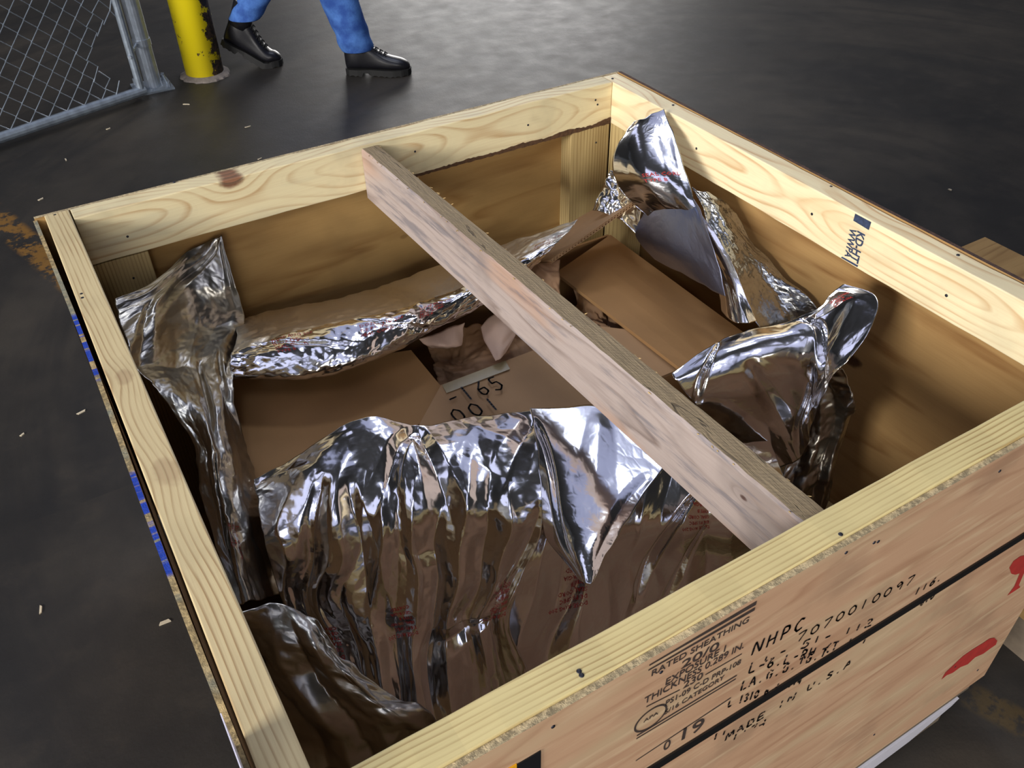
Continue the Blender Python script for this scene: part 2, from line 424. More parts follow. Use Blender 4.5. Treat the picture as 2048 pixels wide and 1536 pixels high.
rail('right_top_rail', (W - TH, 0, H - BW), (W, D, H), m_right, 'y', 4)
# bark edge left under the back rail
bm = bmesh.new(); r = random.Random(8)
pr = []
for i in range(90):
    x = 0.62 + (W - TH - 0.62) * i / 89
    amp = 0.004 + 0.008 * (i / 89) * (0.6 + 0.4 * math.sin(i * 0.3))
    pr.append([(x, D - TH - 0.0015, H - BW + amp + r.uniform(-0.0015, 0.0015)), (x, D - TH + 0.004, H - BW + amp + 0.002), (x, D - TH + 0.004, H - BW - 0.002), (x, D - TH - 0.001, H - BW - 0.001 + r.uniform(-0.001, 0.001))])
loft(bm, pr)
o = bm_obj('bark_edge', bm, m_bark, crate); tag(o, 'dark strip of bark left on the lower edge of the far rail')
ZB = 0.10       # underside of the plywood sides
def panel(name, lo, hi, mat, emat, topn=0.0):
    o = box(name, lo, hi, mat, crate, bevel=0.0006)
    o.data.materials.append(emat)
    for p in o.data.polygons:
        if p.normal.z > 0.7: p.material_index = 1
    return o
panel('near_panel', (-PT, -PT, ZB), (W + PT, -0.0003, H - 0.003), m_ply_near, m_edge_near)
panel('back_panel', (-PT - 0.008, D + 0.0003, ZB), (W + PT, D + PT, H - 0.001), m_ply_back, m_edge_near)
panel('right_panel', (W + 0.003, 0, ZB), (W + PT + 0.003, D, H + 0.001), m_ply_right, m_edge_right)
# the left panel has sprung away from its rail
def bow(y):
    return 0.0015 + 0.0095 * (max(0, y) / D) ** 0.7 + 0.002 * math.sin(y * 6.0)
vs, fs = [], []
n = 40
for i in range(n + 1):
    y = D * i / n + 0.0; b = bow(y)
    z1 = H - 0.004 + 0.0012 * math.sin(y * 31) + 0.0008 * math.sin(y * 77)
    for (x, z) in ((-b, ZB), (-b, z1), (-b - 0.006, z1), (-b - 0.006, ZB)):
        vs.append((x, y, z))
for i in range(n):
    for k in range(4):
        fs.append((i * 4 + k, i * 4 + (k + 1) % 4, i * 4 + 4 + (k + 1) % 4, i * 4 + 4 + k))
fs += [(3, 2, 1, 0), (n * 4, n * 4 + 1, n * 4 + 2, n * 4 + 3)]
o = mesh_obj('left_panel', vs, fs, m_ply_left, crate)
o.data.materials.append(m_edge_left)
for p in o.data.polygons:
    if abs(p.normal.z) > 0.7 and p.center.z > 0.5: p.material_index = 1
# inner posts and base
for nm, lo, hi in (('corner_post', (W - TH - BW - 0.012, D - TH, 0.11), (W - TH - 0.003, D, H - BW)),
                   ('corner_post', (W - TH, D - TH - BW, 0.11), (W, D - TH - 0.001, H - BW)),
                   ('corner_post', (TH + 0.004, D - TH, 0.11), (TH + 0.095, D, H - BW - 0.002)),
                   ('corner_post', (0, D - TH - BW, 0.11), (TH, D - TH - 0.001, H - BW)),
                   ('corner_post', (0, 0, 0.11), (TH, BW, H - BW)),
                   ('corner_post', (W - TH, 0, 0.11), (W, BW, H - BW)),
                   ('bottom_rail', (W - TH, BW, 0.122), (W, D - BW - TH, 0.20)),
                   ('bottom_rail', (TH, 0, 0.122), (W - TH, TH, 0.20))):
    box(nm, lo, hi, m_post, crate)
box('crate_floor', (0, 0, 0.108), (W, D, 0.121), m_ply_floor, crate)
m_white = plain('white_painted_board', (206, 204, 214), 0.6, nscale=12, var=0.08)
m_grey = plain('weathered_board', (104, 92, 78), 0.8, nscale=30, var=0.3)
bm = bmesh.new()
add_box(bm, (0.0, -0.004, 0.076), (W - 0.02, 0.085, 0.107))
o = bm_obj('base_board', bm, m_grey, crate, bevel=0.002)
bm = bmesh.new()
prof = [(0.0, 0.022), (0.0, 0.070), (W - 0.045, 0.070), (W - 0.06, 0.058), (W - 0.16, 0.03), (W - 0.30, 0.022)]
A = [bm.verts.new((x, -0.007, z)) for x, z in prof]; B = [bm.verts.new((x, 0.085, z)) for x, z in prof]
bm.faces.new(A); bm.faces.new(B[::-1])
for i in range(len(prof)):
    j = (i + 1) % len(prof); bm.faces.new((A[j], A[i], B[i], B[j]))
bmesh.ops.recalc_face_normals(bm, faces=bm.faces)
o = bm_obj('skid_runner', bm, m_white, crate); tag(o, 'white painted skid runner with a sloped end')
for y in (0.42, 0.78, 1.08):
    box('skid_runner', (0, y, 0.0), (W - 0.02, y + 0.08, 0.107), m_grey, crate)
for x in (0.1, 0.6, 1.0):
    box('skid_foot', (x, 0.0, 0.0), (x + 0.09, D, 0.022), m_grey, crate)
# nails
nail_px_top = [(110, 430, H + 0.001), (165, 590, H + 0.001), (363, 363, 0), (645, 292, 0)]
def nails(name, pts, nrm, r=0.0035):
    N = Vector(nrm); r *= 0.72
    for p in pts:
        p = Vector(p); bm = bmesh.new()
        add_tube(bm, [p - N * 0.003, p + N * 0.0006, p + N * 0.0010], [r, r, r * 0.6], 10)
        bm_obj('nail_head', bm, m_nail, crate, smooth=True)
zt = lambda px, py: at(px, py, 0.0)
nails('nail_heads', [zt(110, 430), zt(163, 588), zt(165, 596), zt(348, 364), zt(1225, 157), zt(1346, 210), zt(1662, 373), zt(1916, 510), zt(1158, 1343), zt(1163, 1351), zt(1681, 1069)], (0, 0, 1))
nails('nail_heads', [at(px, py, ('y', D - TH)) for px, py in ((255, 473), (1231 - 40, 200), (830, 303), (1056, 250), (1195, 209))], (0, -1, 0), 0.003)
nails('nail_heads', [at(px, py, ('x', W - TH)) for px, py in ((1393, 297), (1624, 428), (1893, 591))], (-1, 0, 0), 0.0035)
nails('nail_heads', [at(px, py, ('y', -PT)) for px, py in ((1322, 1344), (1692, 1105), (1748, 1085), (1999, 942), (1756, 1083), (1106, 1453), (1910, 1333), (1955, 1340), (1748, 1469))], (0, -1, 0), 0.003)
nails('nail_heads', [at(px, py, ('y', D - TH)) for px, py in ((1192, 285), (267, 556))], (0, -1, 0), 0.0028)

# ------------------------------------------------------------------ surface lettering
m_ink = plain('black_marker_ink', (22, 20, 24), 0.55, var=0.3)
m_stamp = plain('faded_black_stamp_ink', (56, 46, 42), 0.7, var=0.5, nscale=220)
m_blue_ink = plain('blue_black_stamp_ink', (44, 54, 76), 0.7, var=0.6, nscale=160)
m_redp = plain('red_stencil_paint', (176, 50, 44), 0.6, var=0.15, nscale=60)
GL = {  # hand-drawn letters: strokes on a 0..1 square
 'N': [[(0, 0), (0.15, 1), (0.8, 0.05), (0.95, 1)]], 'H': [[(0.05, 0), (0.1, 1)], [(0.8, 0), (0.85, 1)], [(0.05, 0.5), (0.85, 0.52)]],
 'P': [[(0.1, 0), (0.15, 1), (0.7, 0.95), (0.8, 0.65), (0.6, 0.45), (0.12, 0.45)]],
 'C': [[(0.85, 0.9), (0.5, 1), (0.12, 0.7), (0.08, 0.3), (0.4, 0), (0.85, 0.1)]],
 '7': [[(0.05, 0.95), (0.85, 1), (0.3, 0)]], '0': [[(0.5, 1), (0.12, 0.75), (0.1, 0.25), (0.45, 0), (0.85, 0.25), (0.85, 0.75), (0.5, 1)]],
 '1': [[(0.45, 1), (0.4, 0)]], '9': [[(0.85, 0.7), (0.5, 1), (0.15, 0.75), (0.4, 0.45), (0.85, 0.7), (0.8, 0.0)]],
 '-': [[(0.2, 0.45), (0.8, 0.5)]], '.': [[(0.4, 0.0), (0.5, 0.06)]], ' ': [],
 '6': [[(0.75, 1), (0.2, 0.5), (0.2, 0.12), (0.5, 0), (0.85, 0.2), (0.75, 0.5), (0.3, 0.45)]],
 '5': [[(0.85, 1), (0.3, 0.95), (0.25, 0.6), (0.7, 0.6), (0.85, 0.25), (0.5, 0), (0.1, 0.08)]],
 '2': [[(0.1, 0.8), (0.45, 1), (0.8, 0.75), (0.1, 0), (0.9, 0.02)]], '4': [[(0.7, 0), (0.72, 1), (0.05, 0.35), (0.95, 0.35)]],
 '8': [[(0.5, 0.55), (0.15, 0.8), (0.5, 1), (0.8, 0.8), (0.5, 0.55), (0.12, 0.25), (0.5, 0), (0.85, 0.25), (0.5, 0.55)]],
 '3': [[(0.1, 0.9), (0.5, 1), (0.8, 0.75), (0.4, 0.52), (0.85, 0.25), (0.5, 0), (0.1, 0.1)]],
 'L': [[(0.15, 1), (0.1, 0), (0.8, 0.02)]], 'A': [[(0, 0), (0.45, 1), (0.9, 0)], [(0.2, 0.4), (0.7, 0.4)]],
 'S': [[(0.85, 0.85), (0.45, 1), (0.15, 0.75), (0.8, 0.3), (0.5, 0), (0.1, 0.12)]],
 'R': [[(0.1, 0), (0.15, 1), (0.75, 0.9), (0.7, 0.55), (0.15, 0.5)], [(0.4, 0.5), (0.85, 0)]],
 'E': [[(0.85, 1), (0.15, 1), (0.1, 0), (0.85, 0)], [(0.12, 0.5), (0.7, 0.5)]], 'T': [[(0, 1), (0.9, 1)], [(0.45, 1), (0.42, 0)]],
 'M': [[(0, 0), (0.1, 1), (0.45, 0.3), (0.85, 1), (0.95, 0)]], 'D': [[(0.1, 0), (0.12, 1), (0.7, 0.85), (0.85, 0.4), (0.6, 0.05), (0.1, 0)]],
 'I': [[(0.45, 1), (0.42, 0)]], 'U': [[(0.05, 1), (0.1, 0.2), (0.45, 0), (0.8, 0.2), (0.88, 1)]], 'K': [[(0.1, 0), (0.15, 1)], [(0.8, 1), (0.15, 0.45), (0.85, 0)]],
 'G': [[(0.85, 0.85), (0.45, 1), (0.1, 0.6), (0.2, 0.1), (0.7, 0.02), (0.85, 0.45), (0.5, 0.45)]],
}
def smooth_line(pts, n=5):
    P = [np.array(p, float) for p in pts]; out = []
    for i in range(len(P) - 1):
        a = P[max(i - 1, 0)]; b = P[i]; c = P[i + 1]; d = P[min(i + 2, len(P) - 1)]
        for k in range(n):
            s = k / n
            out.append(0.5 * ((2 * b) + (c - a) * s * 0.6 + (6 * 0 + 3 * (c - b) * 2 - (c - a) * 0.6 * 2 - (d - b) * 0.6) * s * s * 1.0 + (-2 * (c - b) * 2 + (c - a) * 0.6 + (d - b) * 0.6) * s ** 3))
    out.append(P[-1]); return out
def handwriting(name, text, p0, p1, height, mat, parent, plane, gap=0.28, width=0.0022, broken=0.0, seed=1, rot=0.0, slant=0.0, off=0.0007):
    """pen strokes laid on a flat face. plane = (right, up, normal) unit vectors; p0,p1 = ends of the baseline"""
    R, U, N = [np.array(v, float) for v in plane]
    r = random.Random(seed)
    p0 = np.array(p0); p1 = np.array(p1); Lb = np.linalg.norm(p1 - p0); bd = (p1 - p0) / Lb
    n = len(text); cwid = Lb / (n + gap * (n - 1)); adv = cwid * (1 + gap)
    vs, fs = [], []
    for i, ch in enumerate(text):
        o = p0 + bd * adv * i
        for st in GL.get(ch, []):
            pts = smooth_line(st, 6)
            pts = [o + bd * (q[0] * cwid + slant * q[1] * height + r.uniform(-1, 1) * 0.0002) + U * (q[1] * height + r.uniform(-1, 1) * 0.0002) + N * off for q in pts]
            k = 0
            while k < len(pts) - 1:
                if broken and r.random() < broken:
                    k += 1; continue
                a, b = pts[k], pts[k + 1]
                d = b - a; l = np.linalg.norm(d)
                if l < 1e-7: k += 1; continue
                d /= l; s = np.cross(N, d); w = width * 0.5 * r.uniform(0.85, 1.15)
                a2 = a - d * w * 0.6; b2 = b + d * w * 0.6
                j = len(vs); vs += [a2 - s * w, b2 - s * w, b2 + s * w, a2 + s * w]; fs.append((j, j + 1, j + 2, j + 3)); k += 1
    return mesh_obj(name, vs, fs, mat, parent)
def printed(name, text, p0, p1, mat, parent, plane, hscale=1.0, off=0.0006, bold=0.0):
    """typeset lettering fitted between p0 and p1 along its baseline"""
    R, U, N = [np.array(v, float) for v in plane]
    cu = bpy.data.curves.new(name, 'FONT'); cu.body = text; cu.size = 1.0; cu.resolution_u = 3; cu.offset = bold
    tmp = bpy.data.objects.new('tmp', cu); COL.objects.link(tmp)
    dg = bpy.context.evaluated_depsgraph_get(); me = bpy.data.meshes.new_from_object(tmp.evaluated_get(dg))
    bpy.data.objects.remove(tmp)
    co = np.array([v.co[:] for v in me.vertices]); fc = [tuple(p.vertices) for p in me.polygons]
    bpy.data.meshes.remove(me)
    p0 = np.array(p0); p1 = np.array(p1); Lb = np.linalg.norm(p1 - p0); bd = (p1 - p0) / Lb
    k = Lb / (co[:, 0].max() - co[:, 0].min())
    co[:, 0] -= co[:, 0].min()
    V = p0 + np.outer(co[:, 0] * k, bd) + np.outer(co[:, 1] * k * hscale, U) + N * off
    return mesh_obj(name, V, fc, mat, parent)
NEAR = ((1, 0, 0), (0, 0, 1), (0, -1, 0))
fp = lambda px, py: at(px, py, ('y', -PT))
stamp = bpy.data.objects.new('grade_stamp', None); link(stamp, crate); stamp['label'] = 'faded black lumber grade stamp'
def bar(a, b, w0, w1, mat=m_stamp, parent=stamp, name='printed_line', f=fp, up=(0, 0, 1), off=(0, -0.0006, 0)):
    a, b = f(*a), f(*b); u = np.array(up, float); o = np.array(off)
    return mesh_obj(name, [a - u * w0 / 2 + o, b - u * w1 / 2 + o, b + u * w1 / 2 + o, a + u * w0 / 2 + o], [(0, 1, 2, 3)], mat, parent)
bar((1298, 1330), (1512, 1205), 0.002, 0.0065); bar((1296, 1340), (1509, 1217), 0.002, 0.005)
bar((1273, 1471), (1473, 1350), 0.0025, 0.0025); bar((1272, 1477), (1471, 1357), 0.002, 0.002)
bar((1292, 1413), (1359, 1379), 0.0016, 0.0016); bar((1410, 1349), (1483, 1307), 0.0016, 0.0016)
bar((1271, 1521), (1461, 1395), 0.0016, 0.0022)
PL = [('RATED SHEATHING', (1302, 1352), (1496, 1243), 1.0), ('20/0', (1361, 1338), (1436, 1297), 0.72), ('EXPOSURE 1', (1330, 1370), (1449, 1302), 1.15),
      ('THICKNESS 0.289 IN.', (1287, 1408), (1486, 1295), 1.2), ('230', (1365, 1377), (1404, 1356), 1.0), ('PS1-09 C-D PRP-108', (1330, 1411), (1480, 1327), 1.15),
      ('5/16 CATEGORY', (1328, 1429), (1447, 1357), 1.1), ('0', (1325, 1502), (1339, 1494), 1.3), ('19', (1362, 1480), (1405, 1456), 0.9), ('APA', (1286, 1445), (1316, 1427), 0.8)]
for tx, a, b, hs in PL:
    printed('printed_text', tx, fp(*a), fp(*b), m_stamp, stamp, NEAR, hs, bold=0.012)
c = fp(1301, 1436); vs, fs = [], []
for i in range(40):
    q = 2 * math.pi * i / 40
    for rr in (0.0165, 0.0188): vs.append((c[0] + math.cos(q) * rr * 1.1, -PT - 0.0006, c[2] + math.sin(q) * rr))
    j = (i + 1) % 40; fs.append((2 * i, 2 * j, 2 * j + 1, 2 * i + 1))
mesh_obj('printed_ring', vs, fs, m_stamp, stamp)
handwriting('handwritten_text', 'NHPC', fp(1503, 1309), fp(1604, 1256), 0.021, m_ink, crate, NEAR, gap=0.5, width=0.0026, seed=3)
handwriting('handwritten_text', '7070010097', fp(1592, 1284), fp(1824, 1165), 0.0160, m_ink, crate, NEAR, gap=0.5, width=0.0020, seed=4)
rows = [('L- 51- 112', (1528, 1322), (1742, 1250), 0.015), ('L-6.L-RH KT 119', (1496, 1345), (1728, 1285), 0.018), ('LA.G.G.IG.T', (1480, 1380), (1650, 1310), 0.017), ('810', (1838, 1213), (1866, 1195), 0.014),
        ('LB1310 6.6. 114', (1455, 1413), (1600, 1366), 0.015), ('MADE IN U.S.A', (1450, 1480), (1700, 1330), 0.014), ('111.1', (1424, 1480), (1500, 1450), 0.012), ('116.', (1826, 1192), (1882, 1158), 0.014), ('1..', (1926, 1150), (1960, 1128), 0.012), ('1174', (1462, 1482), (1530, 1448), 0.012)]
for i, (tx, a, b, h) in enumerate(rows):
    handwriting('stencilled_text', tx, fp(*a), fp(*b), h, m_ink, crate, NEAR, gap=0.35, width=0.0024, broken=0.35, seed=20 + i)
def poly_mark(name, pts, mat, parent, f=fp, off=(0, -0.0006, 0)):
    vs = [f(*p) + np.array(off) for p in pts]
    return mesh_obj(name, vs, [tuple(range(len(vs)))], mat, parent)
o = poly_mark('red_mark', [(1882, 1359), (1890, 1345), (1905, 1331), (1925, 1312), (1945, 1298), (1965, 1286), (1978, 1277), (1988, 1275), (1994, 1281), (1991, 1289), (1978, 1298), (1966, 1307), (1950, 1314), (1935, 1328), (1920, 1334), (1905, 1345), (1893, 1350)][::-1], m_redp, crate)
tag(o, 'red curved paint mark low on the near side')
o = poly_mark('fragile_symbol', [(2022, 1147), (2018, 1135), (2026, 1122), (2040, 1112), (2060, 1108), (2070, 1122), (2058, 1136), (2048, 1144), (2037, 1170), (2040, 1174), (2014, 1191), (2028, 1172), (2039, 1146), (2030, 1149)][::-1], m_redp, crate)
tag(o, 'red wine glass symbol')
# ink stamp on the right rail, read downwards
fr = lambda px, py: at(px, py, ('x', W - TH))
def pr_poly(pts, name='ink_stamp'):
    return poly_mark(name, pts, m_blue_ink, crate, f=fr, off=(-0.0006, 0, 0))
pr_poly([(1711, 427), (1743, 444), (1738, 460), (1707, 441)], 'ink_stamp')
pr_poly([(1682, 515), (1685, 513), (1717, 531), (1715, 534)], 'ink_stamp')
for tx, a, b in (('WWPA', (1701, 454), (1690, 512)), ('KD-HT', (1716, 461), (1702, 520))):
    A, B = fr(*a), fr(*b)
    bd = (B - A) / np.linalg.norm(B - A)
    printed('ink_stamp', tx, A, B, m_blue_ink, crate, (bd, (0, -1, 0), (-1, 0, 0)) if False else (bd, (0, -1.0, 0), (-1, 0, 0)), 1.2, bold=0.03)

# ------------------------------------------------------------------ spacer beam across the crate
beam = empty('spacer_beam', (0.575, 0.58, H - 0.105), 'weathered grey two by four spacer wedged across the open crate from far rail to near rail', 'wooden beam')
P0 = np.array([0.543, D - TH - 0.001]); P1 = np.array([0.582, TH + 0.001])
dr = (P1 - P0) / np.linalg.norm(P1 - P0); nr = np.array([-dr[1], dr[0]])
if nr[0] < 0: nr = -nr
n = 60; vs = []; r = random.Random(4)
zt0, zt1 = H - 0.005, H - 0.016
for i in range(n + 1):
    s = i / n; c = P0 + (P1 - P0) * s; zt_ = zt0 + (zt1 - zt0) * s
    j1, j2, j3 = [r.uniform(-1, 1) for _ in range(3)]
    a = c; b = c + nr * 0.0345
    prof = [(a[0], zt_ - 0.100), (a[0] - 0.0002, zt_ - 0.004 + 0.0006 * j1), (a[0] + 0.003 + 0.0006 * j3, zt_ - 0.0002 + 0.0006 * j1), (b[0] - 0.002, zt_ + 0.0006 * j2), (b[0] + 0.0006 * j2, zt_ - 0.003), (b[0], zt_ - 0.098)]
    for (x, z) in prof: vs.append((x, c[1], z))
fs = []; mi = []
for i in range(n):
    for k in range(6):
        fs.append((i * 6 + k, i * 6 + (k + 1) % 6, i * 6 + 6 + (k + 1) % 6, i * 6 + 6 + k)); mi.append(1 if k in (2, 3) else 0)
fs += [(5, 4, 3, 2, 1, 0), tuple(n * 6 + k for k in range(6))]; mi += [0, 0]
bo = mesh_obj('beam_body', vs, fs, m_beam, beam); bo.data.materials.append(m_beam_top)
for p, k in zip(bo.data.polygons, mi): p.material_index = k
bm = bmesh.new(); r = random.Random(12)
for i in range(46):     # torn splinters along the two upper edges
    s = r.random(); c = P0 + (P1 - P0) * s; z = zt0 + (zt1 - zt0) * s
    side = r.random() < 0.6
    q = c + (nr * 0.034 if side else nr * 0.001)
    p = Vector((q[0], q[1], z - 0.0015)); d = Vector((r.uniform(-0.3, 0.5) if side else r.uniform(-0.6, 0), -r.uniform(0.4, 1), r.uniform(0.05, 0.5))).normalized() * r.uniform(0.003, 0.009)
    add_tube(bm, [p, p + d * 0.5, p + d], [0.0009, 0.0006, 0.0001], 4)
bm_obj('splinters', bm, plain('fresh_splinter_wood', (206, 176, 120), 0.8), beam)

# ------------------------------------------------------------------ strap
m_strap = plain('black_plastic_strap', (16, 16, 18), 0.35, var=0.2, spec=0.6)
zs0, zs1 = fp(1290, 1540)[2], fp(2048, 1066)[2]
zA = H - 0.222; sl = (zs1 - zs0) / (fp(2048, 1066)[0] - fp(1290, 1540)[0])
zf = lambda x: zs0 + sl * (x - fp(1290, 1540)[0]) - 0.004
bm = bmesh.new(); wS = 0.0155; e = 0.0016; o_ = PT + 0.0008
path = [(-o_ - 0.011, D + o_), (-o_ - 0.002, -o_), (W + o_ + 0.003, -o_), (W + o_ + 0.003, D + o_), (-o_ - 0.011, D + o_)]
outer = [(-o_ - 0.011 - e, D + o_ + e), (-o_ - 0.002 - e, -o_ - e), (W + o_ + 0.003 + e, -o_ - e), (W + o_ + 0.003 + e, D + o_ + e), (-o_ - 0.011 - e, D + o_ + e)]
for i in range(4):
    a, b, c, d = path[i], path[i + 1], outer[i], outer[i + 1]
    q = [bm.verts.new((p[0], p[1], zf(p[0]) + dz)) for p, dz in ((c, -wS / 2), (d, -wS / 2), (d, wS / 2), (c, wS / 2))]
    q2 = [bm.verts.new((p[0], p[1], zf(p[0]) + dz)) for p, dz in ((a, -wS / 2), (b, -wS / 2), (b, wS / 2), (a, wS / 2))]
    bm.faces.new(q); bm.faces.new(q2[::-1])
    for k in range(4): bm.faces.new((q[(k + 1) % 4], q[k], q2[k], q2[(k + 1) % 4]))
o = bm_obj('packing_strap', bm, m_strap); tag(o, 'black plastic packing strap pulled around the outside of the crate', 'strap')
# sticker and paper on the outside
m_yel = plain('yellow_vinyl', (236, 166, 26), 0.5); m_blk = plain('black_vinyl', (20, 20, 24), 0.4)
s0 = fp(1008, 1540)
st = empty('warning_sticker', (s0[0], -PT, s0[2] - 0.05), 'yellow and black sticker low on the near side of the crate', 'sticker')
a, b, c2, d2 = fp(1006, 1536), fp(1032, 1524), fp(1073, 1536), fp(1020, 1560)
box('yellow_half', (a[0] - 0.004, -PT - 0.0012, a[2] - 0.07), (b[0], -PT - 0.0002, b[2] - 0.002), m_yel, st, 0.0002)
box('black_half', (b[0] + 0.0002, -PT - 0.0012, b[2] - 0.07), (c2[0] + 0.004, -PT - 0.0002, b[2] - 0.004), m_blk, st, 0.0002)
q = [at(438, 1428, ('x', -0.0105)), at(492, 1536, ('x', -0.0105))]
pg = box('shipping_label', (-0.0098, -0.02 + 0.03, q[0][2] - 0.20), (-0.0088, q[0][1], q[0][2]), plain('white_label_paper', (226, 222, 240), 0.5, var=0.04))
tag(pg, 'white paper label on the outside of the left plywood side', 'label')

# ------------------------------------------------------------------ foil
def catmull(P, m):
    """P (n, k) control rows -> interpolated function on a fine parameter array m in [0, n-1]"""
    n = len(P); i = np.clip(np.floor(m).astype(int), 0, n - 2); s = (m - i)[:, None]
    sh = s.shape[:1] + (1,) * (P.ndim - 1); s = s.reshape(sh)
    def g(j):
        lo = 2 * P[0] - P[1]; hi = 2 * P[-1] - P[-2]
        Q = np.concatenate([lo[None], P, hi[None]], 0)
        return Q[np.clip(j + 1, 0, n + 1)]
    a, b, c, d = g(i - 1), g(i), g(i + 1), g(i + 2)
    return 0.5 * (2 * b + (c - a) * s + (2 * a - 5 * b + 4 * c - d) * s ** 2 + (3 * b - a - 3 * c + d) * s ** 3)
def vnoise(x, y, seed):
    def h(i, j):
        v = np.sin(i * 127.1 + j * 311.7 + seed * 74.7) * 43758.5453
        return v - np.floor(v)
    i = np.floor(x); j = np.floor(y); u = x - i; v = y - j
    u = u * u * (3 - 2 * u); v = v * v * (3 - 2 * v)
    return (h(i, j) * (1 - u) + h(i + 1, j) * u) * (1 - v) + (h(i, j + 1) * (1 - u) + h(i + 1, j + 1) * u) * v
def facets(x, y, lam, seed):
    """flat triangular facets with sharp creases: random heights joined linearly over a skewed triangle grid, about +-1"""
    an = (seed * 0.7) % 3.14; c, s = math.cos(an), math.sin(an)
    X = (x * c - y * s) / lam; Y = (x * s + y * c) / lam
    k = 0.366025; u = X + (X + Y) * k; v = Y + (X + Y) * k
    i = np.floor(u); j = np.floor(v); a = u - i; b = v - j
    def h(i, j):
        q = np.sin(i * 127.1 + j * 311.7 + seed * 74.7) * 43758.5453
        return (q - np.floor(q)) * 2 - 1
    h00 = h(i, j); h11 = h(i + 1, j + 1)
    up = a > b
    hm = np.where(up, h(i + 1, j), h(i, j + 1)); lo = np.where(up, b, a); hi = np.where(up, a, b)
    return h00 * (1 - hi) + hm * (hi - lo) + h11 * lo
def facets_long(x, y, lam, an, seed):
    """the same triangles, stretched along y into long blades"""
    u = x / lam + y * an / lam * 0.35; v = y * an / lam
    u = u + 0.35 * (vnoise(y * an / lam * 1.3, x * 0 + seed, seed) - 0.5)
    i = np.floor(u); j0 = np.floor(v + 0.5 * (np.mod(i, 2)))
    j = np.floor(v); a = u - i; b = v - j
    def h(i, j):
        q = np.sin(i * 127.1 + j * 311.7 + seed * 74.7) * 43758.5453
        q = q - np.floor(q)
        return np.where(np.mod(i, 2) > 0.5, 0.2 + 0.8 * q, -0.2 - 0.8 * q)      # ridge, valley, ridge
    up = a > b
    hm = np.where(up, h(i + 1, j), h(i, j + 1)); lo = np.where(up, b, a); hi = np.where(up, a, b)
    return h(i, j) * (1 - hi) + hm * (hi - lo) + h(i + 1, j + 1) * lo
def tri(x):
    return 2 * np.abs(2 * (x - np.floor(x + 0.5))) - 1
def tent(x, y, a, b, w):
    d = b - a; L2 = (d ** 2).sum(); s = ((x - a[0]) * d[0] + (y - a[1]) * d[1]) / L2
    dist = np.abs((x - a[0]) * d[1] - (y - a[1]) * d[0]) / math.sqrt(L2)
    al = np.clip(s / 0.12, 0, 1) * np.clip((1.15 - s) / 0.5, 0, 1)
    wl = w * (0.35 + 0.65 * np.clip(s, 0, 1))
    return np.clip(1 - dist / wl, 0, 1) * al
